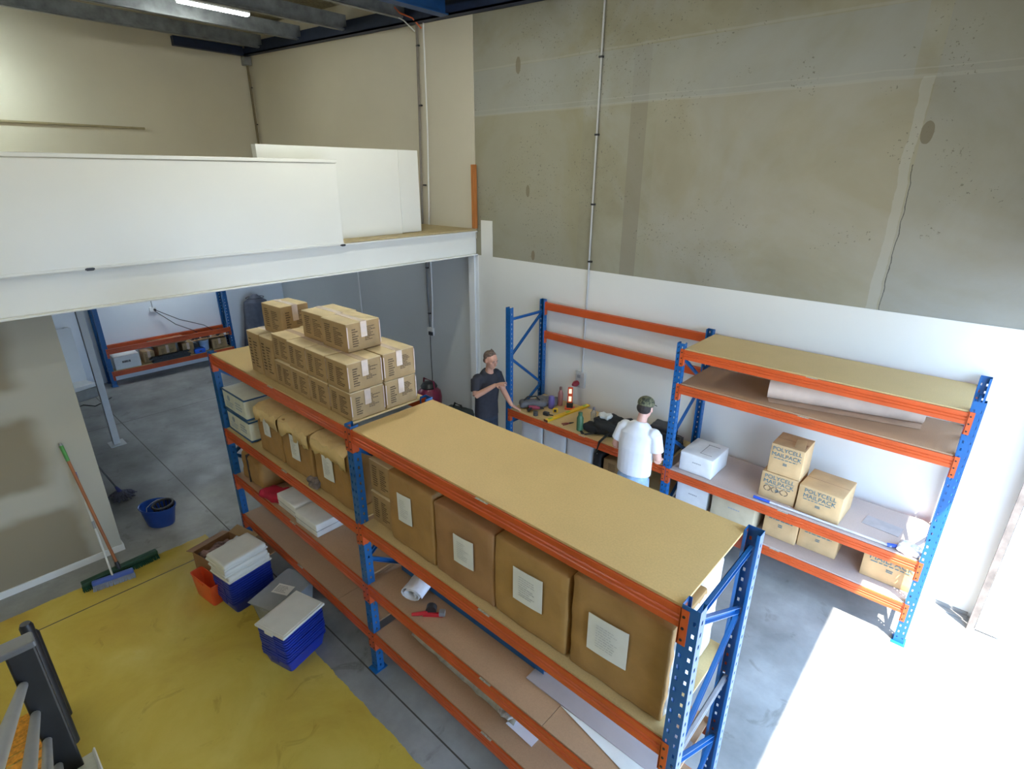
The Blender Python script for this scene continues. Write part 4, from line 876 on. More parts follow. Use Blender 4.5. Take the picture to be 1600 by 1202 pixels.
copy_tree(gr,(-14.21,3.68,fz+0.035),0.03,'second black slatted grille from the bottom of the far rack pile'); copy_tree(gr,(-14.23,3.62,fz+0.07),-0.04,'third black slatted grille of the far rack pile'); copy_tree(gr,(-14.22,3.66,fz+0.105),0.06,'topmost black slatted grille of the far rack pile')
t=thing('blue_case','bright blue case on the front edge of the far rack','case',(-14.28,4.30,fz)); part('case_body', rounded_box(0.20,0.24,0.11,0.015,5), mat('bright_blue',(0.01,0.10,0.60),0.4), t, True); part('latch', MB().box(0.10,0.108,-0.03,0.03,0.04,0.07), BLACK_PL, t)
t=thing('light_blue_tub','pale blue tub behind the bright blue case on the far rack','tub',(-14.42,4.48,fz)); part('tub_body', MB().lathe([(0.09,0),(0.10,0.02),(0.12,0.24)],18), mat('pale_blue',(0.35,0.50,0.72),0.4), t, True); part('lid', MB().lathe([(0.125,0.24),(0.125,0.262),(0.11,0.265)],18), mat('pale_blue_lid',(0.55,0.65,0.80),0.4), t, True)
solo('tub_wheel', MB().lathe([(0.02,-0.03),(0.11,-0.03),(0.11,0.03),(0.02,0.03)],18,0,Matrix.Rotation(PI/2,4,'Y')), BLACK_PL, 'black wheel leaning between tan carton and blue tub on the far rack','wheel',loc=(-14.38,4.22,fz+0.13))
t=thing('fittings_tray','row of black and white fittings on top of the end carton of the far rack','fittings',(-14.45,4.66,fz+0.31))
mb=MB(); rnd=random.Random(5)
for k in range(16): x=rnd.uniform(-0.12,0.12); y=-0.42+0.055*k; mb.box(x-0.04,x+0.04,y,y+0.045,0,rnd.uniform(0.05,0.13),rnd.choice((0,1)))
part('fittings', mb, [BLACK_PL,WHITE_BOX], t); part('tray', MB().box(-0.18,0.18,-0.45,0.48,-0.012,0), CARD_DARK, t)
conduit('thin conduit on the rear wall above the far rack', [(XR+0.03,3.62,3.38),(XR+0.03,3.62,1.55)], 0.012, (), PIPE)
t=thing('power_outlet','outlet with two cables on the rear wall above the far rack','outlet',(XR+0.005,3.62,1.44)); part('backplate', MB().box(0,0.03,-0.07,0.07,0,0.11), WHITE, t, bevel=0.004); part('plug', MB().tube([(0.03,0.03,0.05),(0.08,0.03,0.045)],0.025,10), BLACK_PL, t, True)
for pts,lb in (([(XR+0.08,3.66,1.48),(XR+0.10,4.1,1.18),(XR+0.14,4.6,0.95),(XR+0.3,4.85,0.72)],'upper black cable sagging from the rear wall outlet'),([(XR+0.08,3.64,1.46),(XR+0.10,4.0,1.08),(XR+0.14,4.35,0.86),(XR+0.3,4.5,0.70)],'lower black cable sagging from the rear wall outlet')):
    solo('power_cable', MB().tube(pts,0.008,6), BLACK_PL, lb, 'cable')
# white slab and panel in the rear left corner
t=thing('plasterboard_offcut','tall pale plasterboard offcut leaning in the rear corner behind the partition','offcut',(-14.15,1.62,0)); part('sheet', MB().box(-0.02,0.03,-0.02,0.36,0,1.45,0,Matrix.Rotation(-0.12,4,'Y')), WHITE, t, bevel=0.004)
t=thing('white_slab','white slab resting on a grey crate in the rear corner behind the partition','slab',(-13.95,1.75,0.22),0.3); part('slab', MB().box(-0.20,0.20,-0.26,0.26,0.0,0.09), WHITE, t, bevel=0.01); 
t=thing('grey_crate','grey crate under the white slab in the rear corner','crate',(-13.98,1.75,0),0.3); part('crate_body', MB().box(-0.24,0.24,-0.28,0.28,0,0.215), mat('grey_crate_plastic',(0.30,0.30,0.28),0.5), t, bevel=0.01)
solo('floor_cable', MB().tube([(-13.5,1.2,0.012),(-13.3,1.45,0.012),(-13.45,1.7,0.012),(-13.2,1.85,0.012),(-13.35,2.05,0.012),(-13.5,2.2,0.012)],0.011,6), BLACK_PL, 'black cable snaking on the floor near the white post','cable')

# ------------------------------------------------------------------ cleaning gear
def stick(a,b): return Vector(a),Vector(b)
t=thing('push_broom','wide green push broom with wooden handle leaning on the partition','broom',(-6.99,0.77,0))
a,b=Vector((0.02,-0.02,0.11)),Vector((-0.475,-0.13,1.60)); d=(b-a)
part('handle', MB().tube([a,a+d*0.9],0.016,12), WOOD, t, True); part('grip', MB().tube([a+d*0.88,b],[0.018,0.02],12), mat('green_grip',(0.08,0.30,0.07),0.5), t, True); part('end_cap', MB().tube([b,b+d*0.02],[0.02,0.012],12), GREYSTEEL, t, True)
Mh=Matrix.Rotation(math.radians(93),4,'Z')
part('broom_head', rounded_box(0.78,0.08,0.05,0.012,8), mat('green_head',(0.012,0.05,0.025),0.5), t, True, rotz=math.radians(93), loc=(0,0,0.065))
mb=MB(); rnd=random.Random(8)
for i in range(46):
    for j in range(5):
        x=-0.38+0.76*i/45; y=-0.03+0.06*j/4; mb.tube([(x,y,0.07),(x*1.02+rnd.uniform(-.006,.006),y*1.7+rnd.uniform(-.006,.006),0.002)],0.006,4)
part('bristles', mb, mat('green_bristles',(0.01,0.06,0.03),0.8), t, rotz=math.radians(93)); part('socket', MB().tube([a-d*0.012,a+d*0.05],[0.024,0.02],12), BLACK_PL, t, True)
t=thing('broom','smaller broom with white pole and blue head leaning on the partition','broom',(-6.86,0.66,0))
a,b=Vector((0.0,0.0,0.10)),Vector((-0.60,0.02,1.24)); d=b-a
part('handle', MB().tube([a,a+d*0.94],0.011,12), mat('white_pole',(0.62,0.62,0.58),0.4), t, True); part('grip', MB().tube([a+d*0.92,b],0.016,12), mat('blue_grip',(0.03,0.08,0.35),0.4), t, True); part('joint_collar', MB().tube([a+d*0.46,a+d*0.53],0.014,12), GREYSTEEL, t, True)
part('broom_head', rounded_box(0.40,0.06,0.05,0.012,8), mat('blue_head',(0.08,0.14,0.45),0.5), t, True, rotz=math.radians(80), loc=(0,0,0.065))
mb=MB()
for i in range(30):
    for j in range(4):
        x=-0.19+0.38*i/29; y=-0.022+0.044*j/3; mb.tube([(x,y,0.07),(x*1.06+rnd.uniform(-.006,.006),y*1.8,0.002)],0.006,4)
part('bristles', mb, mat('pale_bristles',(0.30,0.32,0.38),0.8), t, rotz=math.radians(80))
t=thing('string_mop','string mop with dark handle leaning behind the partition end','mop',(-8.92,1.24,0))
a,b=Vector((0,0,0.10)),Vector((0.98,-0.20,0.92)); d=b-a
a=Vector((0,0,0.09)); b=Vector((0.05,-0.42,1.42)); d=b-a
part('handle', MB().tube([a,b],0.012,10), mat('mop_handle_dark',(0.10,0.10,0.10),0.5), t, True); part('clamp', MB().tube([a-d*0.01,a+d*0.08],[0.035,0.015],10), mat('clamp_blue',(0.05,0.06,0.22),0.5), t, True)
mb=MB(); rnd=random.Random(11)
for i in range(70):
    an=rnd.uniform(0,2*PI); r=rnd.uniform(0.08,0.20)
    mb.tube([(0.01*math.cos(an),0.01*math.sin(an),0.10),(r*0.5*math.cos(an),r*0.5*math.sin(an),0.075),(r*math.cos(an+0.2),r*math.sin(an+0.2),0.012)],0.009,5)
part('mop_strands', mb, mat('mop_grey_blue',(0.13,0.13,0.17),0.9,var=0.5,scale=40), t, True)
t=thing('mop_bucket','blue oval mop bucket with black wringer on the concrete floor','bucket',(-7.78,1.42,0),math.radians(35))
mb=MB(); n=28; vs=[]; fs=[]
prof=[(0.72,0.0),(0.76,0.01),(1.0,0.27),(1.05,0.275),(1.05,0.29),(0.98,0.285),(0.74,0.02)]
for s,z in prof:
    for i in range(n): q=2*PI*i/n; vs.append((0.235*s*math.cos(q)*(1+0.06*math.cos(q)), 0.17*s*math.sin(q), z))
for j in range(len(prof)-1):
    for i in range(n): fs.append((j*n+i,j*n+(i+1)%n,(j+1)*n+(i+1)%n,(j+1)*n+i))
fs.append(tuple(range(n))[::-1]); fs.append(tuple(range((len(prof)-1)*n,len(prof)*n))); mb.add(vs,fs); part('bucket_body', mb, mat('bucket_blue',(0.015,0.07,0.36),0.35), t, True)
mb=MB()
for i in range(14):
    q=2*PI*i/14; mb.tube([(0.10+0.115*math.cos(q),0.13*math.sin(q),0.31),(0.10+0.07*math.cos(q),0.085*math.sin(q),0.13)],0.012,5)
mb.tube([(0.10+0.115*math.cos(2*PI*i/20),0.13*math.sin(2*PI*i/20),0.31) for i in range(21)],0.016,6); mb.lathe([(0.07,0.12),(0.085,0.13)],14,0,Matrix.Translation((0.10,0,0)))
part('wringer', mb, BLACK_PL, t, True); part('wire_handle', MB().tube([(0.0,-0.172,0.285),(-0.06,-0.10,0.30),(-0.07,0.0,0.305),(-0.06,0.10,0.30),(0.0,0.172,0.285)],0.005,6), GREYSTEEL, t, True)

# ------------------------------------------------------------------ crates on the yellow floor
def crate_parts(t, sx, sy, h, m, rim=0.018, taper=0.84):
    mb=MB(); n=6
    def ring(s,z,off=0.0):
        X,Y=sx/2*s+off,sy/2*s+off; c=0.03; P=[]
        for (cx,cy,a0) in ((X-c,Y-c,0),(-X+c,Y-c,PI/2),(-X+c,-Y+c,PI),(X-c,-Y+c,3*PI/2)):
            for k in range(4): a=a0+PI/2*k/3; P.append((cx+c*math.cos(a),cy+c*math.sin(a),z))
        return P
    rings=[ring(taper,0),ring(0.955,h-0.02),ring(1,h-0.02),ring(1,h),ring(0.94,h),ring(taper*0.975,0.006)]
    vs=[p for r in rings for p in r]; N=16; fs=[]
    for j in range(len(rings)-1):
        for k in range(N): fs.append((j*N+k,j*N+(k+1)%N,(j+1)*N+(k+1)%N,(j+1)*N+k))
    fs.append(tuple(range(N))[::-1]); fs.append(tuple(range(5*N,6*N)))
    mb.add(vs,fs); part('crate_body', mb, m, t, True)
    mb=MB()
    for s in (-1,1): mb.box(-0.05,0.05,s*sy/2-0.004,s*sy/2+0.004,h-0.045,h-0.022)
    part('grip', mb, m, t)
def crate_stack(name, c, ang, n, z0, dz, sx, sy, h, m, g, lab, cat='crate'):
    t=thing(name,lab[0],cat,(c[0],c[1],z0),ang,g); crate_parts(t,sx,sy,h,m)
    for i in range(1,n):
        copy_tree(t,(c[0]+random.uniform(-.003,.003),c[1]+random.uniform(-.003,.003),z0+dz*i),ang+random.uniform(-.01,.01),lab[i])
    return t
ordn=['lowest','second-lowest','third from the bottom','fourth from the bottom','fifth from the bottom','sixth from the bottom','seventh from the bottom','eighth from the bottom','ninth from the bottom','tenth from the bottom','eleventh from the bottom']
A1=math.radians(15); C2=(-4.37,1.62)
crate_stack('blue_crate',C2,A1,11,0,0.031,0.37,0.49,0.15,BLUE_PLASTIC,'blue crates nested under the flat white lid',['blue crate in the nested stack with the flat white lid, %s'%o for o in ordn])
t=thing('crate_lid','flat off-white lid on the nearer blue crate stack','lid',(C2[0],C2[1],0.462),A1)
mb=MB(); mb.box(-0.195,0.195,-0.255,0.255,0,0.024); mb.box(-0.175,0.175,-0.235,0.235,0.024,0.031); part('lid_plate', mb, WHITE_PLASTIC, t, bevel=0.008)
part('clip', MB().box(-0.05,0.05,-0.265,-0.25,-0.015,0.02), WHITE_PLASTIC, t)
A2=math.radians(7); C1=(-5.50,1.62)
crate_stack('blue_crate',C1,A2,10,0,0.031,0.37,0.49,0.15,BLUE_PLASTIC,'blue crates nested under the white tubs',['blue crate in the nested stack topped by white tubs, %s'%o for o in ordn])
t=thing('white_tub','upturned white tub resting directly on the farther blue crates','tub',(C1[0],C1[1],0.431),A2+0.03,'white tubs on the farther crate stack')
part('tub_body', rounded_box(0.37,0.49,0.075,0.03,8), WHITE_PLASTIC, t, True); part('rim', MB().box(-0.19,0.19,-0.252,0.252,0.0,0.022), WHITE_PLASTIC, t, bevel=0.008)
copy_tree(t,(C1[0]-0.01,C1[1]-0.005,0.507),A2-0.04,'upturned white tub in the middle of the three'); copy_tree(t,(C1[0]-0.025,C1[1]-0.01,0.583),A2+0.02,'topmost upturned white tub of the three')
t=thing('clear_tub','clear plastic tub between the two blue crate stacks','tub',(-4.98,1.82,0),math.radians(20))
crate_parts(t,0.40,0.56,0.26,CLEAR); part('lid', MB().box(-0.21,0.21,-0.29,0.29,0.262,0.276), CLEAR, t, bevel=0.006)
lb=part('paper_label', MB().box(-0.10,0.10,-0.07,0.07,0.277,0.2785), PAPER, t, label='handwritten paper label', rotz=0.1); mb=MB(); scribble(mb,-0.08,0.08,-0.05,0.05,5,0.2793,0,6,0.4,'z',0.4); part('handwriting', mb, INK_GREY, lb)
solo('packed_fabric', rounded_box(0.30,0.44,0.12,0.05,7,0.02,9,141), mat('beige_fabric',(0.45,0.42,0.30),0.9), 'pale fabric packed inside the clear plastic tub','fabric',loc=(-4.98,1.82,0.012),rotz=math.radians(20))
t=thing('open_carton','open brown carton full of oddments behind the white tubs','carton',(-6.07,1.62,0),math.radians(12))
sx,sy,h=0.40,0.46,0.38; mb=MB(); mb.box(-sx/2,sx/2,-sy/2,sy/2,0,0.006)
for (x0,x1,y0,y1) in ((-sx/2,-sx/2+0.006,-sy/2,sy/2),(sx/2-0.006,sx/2,-sy/2,sy/2),(-sx/2,sx/2,-sy/2,-sy/2+0.006),(-sx/2,sx/2,sy/2-0.006,sy/2)): mb.box(x0,x1,y0,y1,0,h)
part('carton_body', mb, CARD_DARK, t)
part('flap', MB().add([(-sx/2,-sy/2,h),(-sx/2,sy/2,h),(-sx/2-0.14,sy/2,h-0.04),(-sx/2-0.14,-sy/2,h-0.04)],[(0,1,2,3)]), CARD_DARK, t, solid=0.004); part('flap', MB().add([(-sx/2,sy/2,h),(sx/2,sy/2,h),(sx/2,sy/2+0.12,h+0.03),(-sx/2,sy/2+0.12,h+0.03)],[(0,1,2,3)]), CARD, t, solid=0.004)
solo('oddments', rounded_box(0.34,0.38,0.18,0.05,9,0.05,11,143), mat('mixed_oddments',(0.26,0.16,0.15),0.7,var=0.9,scale=14), 'jumble of small items filling the open brown carton','oddments',loc=(-6.07,1.62,0.17),rotz=math.radians(12))
solo('white_packet', rounded_box(0.16,0.22,0.07,0.02,6,0.015,12,144), WHITE_BOX, 'white packet sticking out of the open brown carton','packet',loc=(-5.98,1.74,0.36),rotz=0.3)
t=thing('orange_bin','orange plastic bin beside the farther blue crate stack','bin',(-5.80,1.33,0),math.radians(8))
crate_parts(t,0.46,0.14,0.28,ORANGE_PL,taper=0.8)
t=thing('brown_sheet','flat brown card lying on the floor beside the rack end','cardboard',(-6.35,2.05,0),0.2); part('card_sheet', MB().box(-0.35,0.35,-0.22,0.22,0,0.012), CARD_DARK, t)

# ------------------------------------------------------------------ stair and balustrade beside the camera
st=thing('staircase','steel stair with yellow chequer treads descending below the viewer','staircase')
sl=0.67
def zs_(x): return 1.93+(x+2.5)*sl
i=0; x=-5.2
while x<-1.1:
    z=zs_(x); mb=MB().box(x-0.14,x+0.14,-1.25,-0.155,z-0.03,z); tr=part('tread', mb, TREAD, st)
    part('nosing', MB().box(x-0.145,x-0.09,-1.25,-0.155,z+0.0005,z+0.003), mat('orange_nosing',(0.62,0.26,0.02),0.6,var=0.4,scale=40), tr); x+=0.27
mb=MB().box(-1.0,XF-0.02,-1.25,-0.155,zs_(-1.0)-0.05,zs_(-1.0)); part('landing_plate', mb, TREAD, st)
for (x0,x1,y0,y1,m) in ((-5.3,-2.62,-0.15,-0.10,DARKSTEEL),(-2.62,-0.95,-0.15,-0.012,mat('pale_stringer',(0.50,0.50,0.42),0.5)),(-5.3,-0.95,-1.30,-1.26,DARKSTEEL)):
    mb=MB(); vs=[]
    for x in (x0,x1):
        for (y,dz) in ((y0,-0.12),(y1,-0.12),(y1,0.12),(y0,0.12)): vs.append((x,y,zs_(x)+dz))
    mb.add(vs,[(0,1,2,3),(7,6,5,4),(0,4,5,1),(1,5,6,2),(2,6,7,3),(3,7,4,0)]); part('stringer', mb, m, st)
mb=MB(); mb.add([(-2.62,-0.012,zs_(-2.62)+0.12),(-0.95,-0.012,zs_(-0.95)+0.12),(-0.95,-0.004,zs_(-0.95)+0.135),(-2.62,-0.004,zs_(-2.62)+0.135)],[(0,1,2,3)]); part('stringer_edge', mb, WHITE, st, solid=0.006)
mb=MB().box(0.0,0.05,-1.29,-1.24,0,2.9).box(-0.95,-0.90,-1.29,-1.24,0,2.85).box(0.3,0.35,-0.2,-0.15,0,2.9); part('support_leg', mb, DARKSTEEL, st)
bal=thing('stair_balustrade','dark stair balustrade with grey tube rails in the bottom corner','balustrade')
for (x,h) in ((-2.5,0.83),(-3.62,0.94),(-4.75,0.86),(-1.38,0.80)):
    if x==-1.38: continue
    mb=MB().box(x-0.02,x+0.02,-0.147,-0.055,zs_(x)-0.02,zs_(x)+h) if x>-3 else MB().tube([(x,-0.085,zs_(x)-0.02),(x,-0.085,zs_(x)+h-0.02),(x,-0.085,zs_(x)+h)],[0.032,0.032,0.024],14)
    part('baluster_post', mb, DARKSTEEL, bal, x<-3, bevel=0.008 if x>-3 else 0)
for (dx,dy) in ((-0.55,0),(-1.7,0)):
    x=-2.5+dx; mb=MB().box(x-0.012,x+0.012,-0.14,-0.075,zs_(x)-0.02,zs_(x)+0.70); part('baluster_post', mb, DARKSTEEL, bal, bevel=0.006)
for k,off in enumerate((0.66,0.50,0.345,0.19)):
    part('tube_rail', MB().tube([(-0.75,-0.13,zs_(-0.75)+off),(-5.1,-0.13,zs_(-5.1)+off)],0.0165,12), GREYSTEEL, bal, True)
part('handrail', MB().box(-2.54,-2.46,-0.75,-0.05,zs_(-2.5)+0.83,zs_(-2.5)+0.86), mat('dark_grey_rail',(0.13,0.13,0.13),0.4), bal, bevel=0.008)

# ------------------------------------------------------------------ people
def smoothmesh(name, mb, m, parent, voxel=0.009, iters=3, label=None):
    me=mb.mesh(name, m, False); o=link(name, me, parent, label=label)
    k=o.modifiers.new('r','REMESH'); k.mode='VOXEL'; k.voxel_size=voxel; k.use_smooth_shade=True
    k=o.modifiers.new('s','SMOOTH'); k.iterations=iters; k.factor=0.5
    return o
def rotm(center, yaw, pitch=0.0, roll=0.0):
    return Matrix.Translation(center) @ Matrix.Rotation(yaw,4,'Z') @ Matrix.Rotation(pitch,4,'Y') @ Matrix.Rotation(roll,4,'X')
def head_geo(mb, M, s=1.0):
    """head facing +x, centre at M"""
    e=lambda c,r,n=16,m=12: mb.ellipsoid(tuple(a*s for a in c),tuple(a*s for a in r),n,m,0,M)
    e((0.0,0,0.025),(0.098,0.078,0.098)); e((0.028,0,-0.045),(0.068,0.060,0.075)); e((0.060,0,-0.088),(0.032,0.034,0.026))
    e((0.082,0,0.022),(0.020,0.052,0.016)); e((0.085,0,0.04),(0.015,0.045,0.03))
    mb.tube([M@Vector((0.090*s,0,0.015*s)),M@Vector((0.108*s,0,-0.018*s)),M@Vector((0.118*s,0,-0.034*s)),M@Vector((0.095*s,0,-0.042*s))],[0.008*s,0.012*s,0.014*s,0.010*s],8)
    e((0.090,0,-0.062),(0.014,0.026,0.007),10,6); e((0.088,0,-0.072),(0.013,0.022,0.006),10,6)
    for sd in (-1,1):
        e((0.066,sd*0.045,-0.02),(0.025,0.02,0.022),10,8)
        e((-0.005,sd*0.080,-0.005),(0.020,0.009,0.032),10,8); e((0.082,sd*0.030,0.003),(0.012,0.014,0.010),8,6)
def hand_geo(mb, wrist, direction, palm_n, s=1.0, curl=0.35, side=1, spread=0.18):
    """palm, four fingers and a thumb leaving the side of the palm"""
    w=Vector(wrist); d=Vector(direction).normalized(); n=Vector(palm_n).normalized(); n=(n-d*n.dot(d)).normalized(); u=d.cross(n)*side
    pal=[w, w+d*0.045*s, w+d*0.085*s]
    for k in (-1.5,-0.5,0.5,1.5):
        mb.tube([w+d*0.0+u*0.008*k*s, w+d*0.05*s+u*0.017*k*s, w+d*0.088*s+u*0.0195*k*s],[0.013*s,0.014*s,0.0115*s],8)
    L_=(0.062,0.074,0.080,0.070)
    for i,k in enumerate((-1.5,-0.5,0.5,1.5)):
        p=w+d*0.085*s+u*0.0195*k*s; dr=(d+u*spread*k*0.5).normalized(); pts=[p]; c=0
        for seg in (0.45,0.32,0.26):
            c+=curl; q=dr*math.cos(c)+n*math.sin(c); p=p+q*L_[i]*seg*s; pts.append(p)
        mb.tube(pts,[0.0098*s,0.0090*s,0.0082*s,0.0065*s],8)
    p=w+d*0.022*s+u*0.026*s; t1=p+(d*0.55+u*0.75+n*0.2).normalized()*0.040*s; t2=t1+(d*0.85+u*0.35+n*0.35).normalized()*0.032*s
    mb.tube([w+d*0.01*s+u*0.012*s,p,t1,t2],[0.014*s,0.013*s,0.0105*s,0.008*s],8)
def V(*a): return Vector(a)
def rad(l,s): return [(a*s,b*s) if isinstance(a,float) else a for a,b in l]
S=1.12
# man in the charcoal t-shirt, faces +x, one hand on the bench end, the other raised
o1=V(-5.58,5.60,0)
P1=lambda x,y,z: V(x,y,z)-o1
man=thing('person','man in a charcoal t-shirt gesturing, one hand on the workbench end','person',o1)
mb=MB()
hm=rotm(P1(-5.50,5.60,1.855),math.radians(-4),0.18)
head_geo(mb,hm,S)
mb.tube([P1(-5.53,5.60,1.60),P1(-5.525,5.60,1.70),P1(-5.51,5.60,1.80)],[(0.075,0.07),(0.062,0.060),(0.060,0.058)],14)
# torso
mb.tube([P1(-5.60,5.60,0.98),P1(-5.60,5.60,1.15),P1(-5.58,5.60,1.35),P1(-5.57,5.60,1.52),P1(-5.555,5.60,1.64)],[(0.185,0.13),(0.18,0.125),(0.20,0.135),(0.21,0.125),(0.10,0.08)],20)
shR,elR,wrR=P1(-5.60,5.385,1.56),P1(-5.50,5.27,1.36),P1(-5.235,5.44,1.565)
mb.tube([shR,(shR+elR)/2,elR],[0.062,0.055,0.046],12); mb.tube([elR,elR*0.6+wrR*0.4,wrR],[0.047,0.045,0.030],12)
hand_geo(mb,wrR,V(0.85,0.30,0.22),V(-0.1,0.3,-1),S,0.12,-1,0.42)
shL,elL,wrL=P1(-5.57,5.80,1.56),P1(-5.43,5.815,1.31),P1(-5.245,5.80,1.115)
mb.tube([shL,(shL+elL)/2,elL],[0.062,0.055,0.046],12); mb.tube([elL,elL*0.6+wrL*0.4,wrL],[0.047,0.044,0.030],12)
hand_geo(mb,wrL,V(0.60,0.62,-0.50),V(0.1,0.1,-1),S,0.12,1,0.3)
for sd in (-1,1):
    hp,kn,an=P1(-5.60,5.60+sd*0.105,0.98),P1(-5.575,5.60+sd*0.12,0.53),P1(-5.62,5.60+sd*0.13,0.10)
    mb.tube([hp,(hp+kn)/2,kn],[0.095,0.085,0.062],12); mb.tube([kn,kn*0.65+an*0.35,an],[0.062,0.064,0.042],12)
smoothmesh('body',mb,SKIN,man,0.008,2)
mb=MB(); mb.tube([P1(-5.60,5.60,0.92),P1(-5.60,5.60,1.15),P1(-5.58,5.60,1.36),P1(-5.565,5.60,1.54),P1(-5.555,5.60,1.645),P1(-5.545,5.60,1.67)],[(0.215,0.165),(0.205,0.155),(0.222,0.155),(0.228,0.145),(0.125,0.105),(0.095,0.09)],24)
for sh,el,k in ((shR,elR,0.72),(shL,elL,0.70)): mb.tube([sh+V(0,0,0.015),sh*(1-k)+el*k],[0.085,0.078],16)
mb.ellipsoid(tuple(shR+V(0.01,0.03,0.01)),(0.09,0.09,0.085)); mb.ellipsoid(tuple(shL+V(0.01,-0.03,0.01)),(0.09,0.09,0.085))
smoothmesh('shirt',mb,CHARCOAL,man,0.010,4)
mb=MB()
mb.tube([P1(-5.60,5.60,1.04),P1(-5.60,5.60,0.86)],[(0.20,0.145),(0.21,0.15)],20)
for sd in (-1,1): mb.tube([P1(-5.60,5.60+sd*0.10,0.95),P1(-5.575,5.60+sd*0.12,0.53),P1(-5.62,5.60+sd*0.13,0.07)],[0.115,0.088,0.075],14)
smoothmesh('trousers',mb,DARKDENIM,man,0.012,3)
for sd in (-1,1): part('shoe', rounded_box(0.30,0.11,0.085,0.035,7), BLACK_PL, man, True, loc=P1(-5.58,5.60+sd*0.13,0.0))
mb=MB(); 
for (c,r) in (((-0.034,0,0.042),(0.082,0.084,0.082)),((-0.010,0,0.078),(0.080,0.074,0.050)),((-0.058,0,-0.02),(0.048,0.074,0.055))): mb.ellipsoid(tuple(a*S for a in c),tuple(a*S for a in r),16,12,0,hm)
rnd=random.Random(4)
for k in range(26):
    a=rnd.uniform(0,2*PI); r=rnd.uniform(0,0.06); p=Vector((0.0+r*math.cos(a),r*math.sin(a),0.12))*S; mb.tube([hm@p,hm@(p+Vector((rnd.uniform(-.015,.015),rnd.uniform(-.015,.015),0.03)))],[0.010,0.003],5)
smoothmesh('hair',mb,mat('greying_hair',(0.13,0.085,0.06),0.85,var=0.4,scale=40),man,0.007,1)
mb=MB()
for sd in (-1,1): mb.ellipsoid(tuple(a*S for a in (0.088,sd*0.031,0.004)),(0.010,0.011,0.006),8,6,0,hm); mb.tube([hm@(Vector((0.097,sd*0.045,0.022))*S),hm@(Vector((0.102,sd*0.018,0.024))*S)],0.004,5)
part('eyes', mb, mat('eye_brown',(0.05,0.03,0.02),0.4), man, True)
# man in the white t-shirt and camouflage cap, back to the viewer, faces +y
o2=V(-2.87,5.50,0); P2=lambda x,y,z: V(x,y,z)-o2
m2=thing('person','man seen from behind in white t-shirt, light jeans and camouflage cap','person',o2)
mb=MB(); hm2=rotm(P2(-2.86,5.59,1.845),math.radians(92),0.34); head_geo(mb,hm2,S)
mb.tube([P2(-2.86,5.52,1.62),P2(-2.86,5.54,1.71),P2(-2.86,5.57,1.80)],[(0.080,0.07),(0.066,0.060),(0.062,0.058)],14)
mb.tube([P2(-2.87,5.47,0.98),P2(-2.87,5.47,1.15),P2(-2.865,5.47,1.36),P2(-2.86,5.49,1.54),P2(-2.86,5.51,1.66)],[(0.125,0.18),(0.12,0.175),(0.13,0.20),(0.12,0.215),(0.08,0.10)],20)
sl2,el2,wl2=P2(-3.075,5.50,1.58),P2(-3.155,5.46,1.29),P2(-3.06,5.70,1.19)
sr2,er2,wr2=P2(-2.645,5.50,1.58),P2(-2.565,5.47,1.28),P2(-2.67,5.70,1.16)
for sh,el,wr_,sd in ((sl2,el2,wl2,1),(sr2,er2,wr2,-1)):
    mb.tube([sh,(sh+el)/2,el],[0.062,0.056,0.048],12); mb.tube([el,el*0.6+wr_*0.4,wr_],[0.048,0.045,0.030],12)
    hand_geo(mb,wr_,V(0.12*sd,0.95,-0.12),V(0.5*sd,0,-0.9),S,0.38,-sd,0.2)
for sd in (-1,1):
    hp,kn,an=P2(-2.87+sd*0.105,5.47,0.98),P2(-2.87+sd*0.12,5.50,0.53),P2(-2.87+sd*0.14,5.45,0.10)
    mb.tube([hp,(hp+kn)/2,kn],[0.09,0.08,0.06],12); mb.tube([kn,kn*0.65+an*0.35,an],[0.06,0.06,0.042],12)
smoothmesh('body',mb,SKIN_PALE,m2,0.008,2)
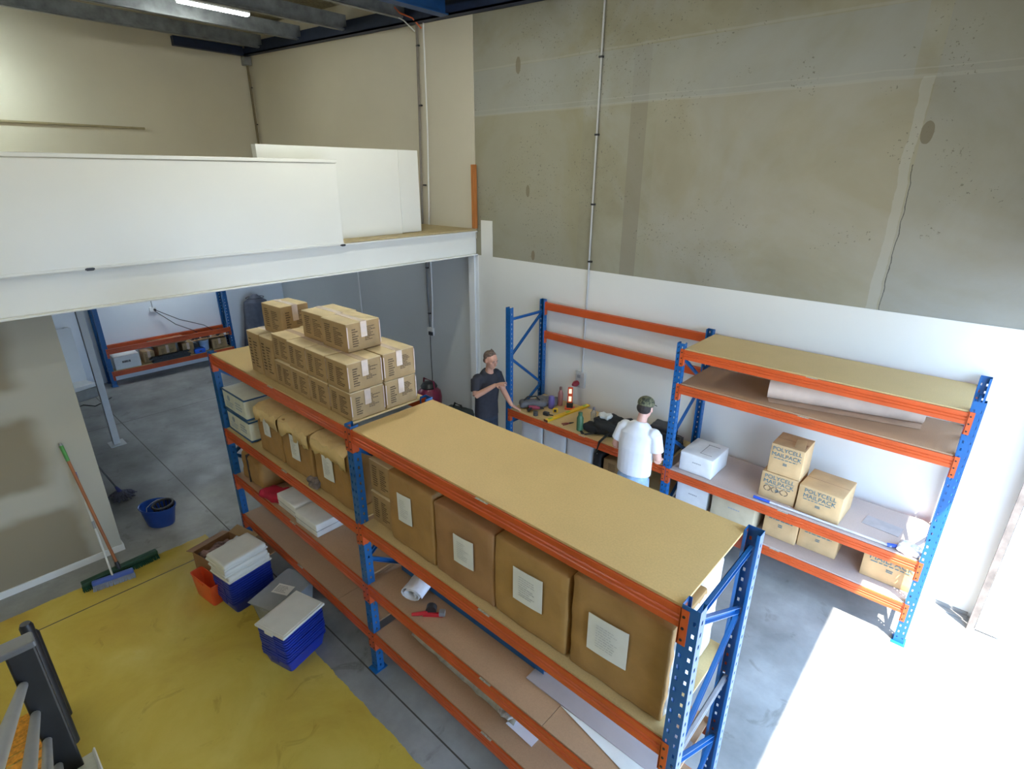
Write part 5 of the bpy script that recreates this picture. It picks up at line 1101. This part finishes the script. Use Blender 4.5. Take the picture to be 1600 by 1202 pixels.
mb=MB(); mb.tube([P2(-2.87,5.47,1.02),P2(-2.87,5.47,1.18),P2(-2.865,5.47,1.36),P2(-2.86,5.49,1.54),P2(-2.86,5.505,1.655),P2(-2.86,5.515,1.69)],[(0.16,0.225),(0.155,0.225),(0.155,0.235),(0.14,0.24),(0.105,0.14),(0.085,0.09)],24)
for sh,el,k in ((sl2,el2,0.68),(sr2,er2,0.68)):
    mb.tube([sh+V(0,0,0.005),sh*(1-k)+el*k],[0.078,0.082],16); mb.ellipsoid(tuple(sh*0.9+V(0,-0.0,1.58)*0.1),(0.085,0.085,0.078))
smoothmesh('shirt',mb,TEE,m2,0.010,4)
mb=MB(); mb.tube([P2(-2.87,5.47,1.04),P2(-2.87,5.47,0.86)],[(0.14,0.19),(0.15,0.205)],20)
for sd in (-1,1): mb.tube([P2(-2.87+sd*0.10,5.47,0.94),P2(-2.87+sd*0.12,5.50,0.53),P2(-2.87+sd*0.14,5.45,0.07)],[0.115,0.095,0.085],14)
smoothmesh('jeans',mb,DENIM,m2,0.012,3)
for sd in (-1,1): part('shoe', rounded_box(0.11,0.30,0.085,0.035,7), WHITE_BOX, m2, True, loc=P2(-2.87+sd*0.14,5.50,0))
mb=MB(); mb.ellipsoid(tuple(a*S for a in (-0.028,0,0.0)),tuple(a*S for a in (0.080,0.082,0.070)),14,10,0,hm2)
smoothmesh('hair',mb,mat('dark_hair',(0.03,0.022,0.018),0.8,var=0.3,scale=40),m2,0.008,1)
mb=MB(); mb.ellipsoid(tuple(a*S for a in (-0.006,0,0.058)),tuple(a*S for a in (0.106,0.090,0.078)),18,12,0,hm2)
cap=smoothmesh('cap',mb,CAMO,m2,0.007,1)
mb=MB(); vs=[]
for k in range(11):
    a=-PI/2+PI*k/10; vs += [(0.085*S+0.0*math.cos(a), 0.08*S*math.sin(a), 0.055*S),(0.09*S+0.085*S*math.cos(a), 0.085*S*math.sin(a), 0.043*S)]
mb.add(vs,[(2*k,2*k+1,2*k+3,2*k+2) for k in range(10)],0,hm2); part('cap_brim', mb, CAMO, m2, True, solid=0.004)
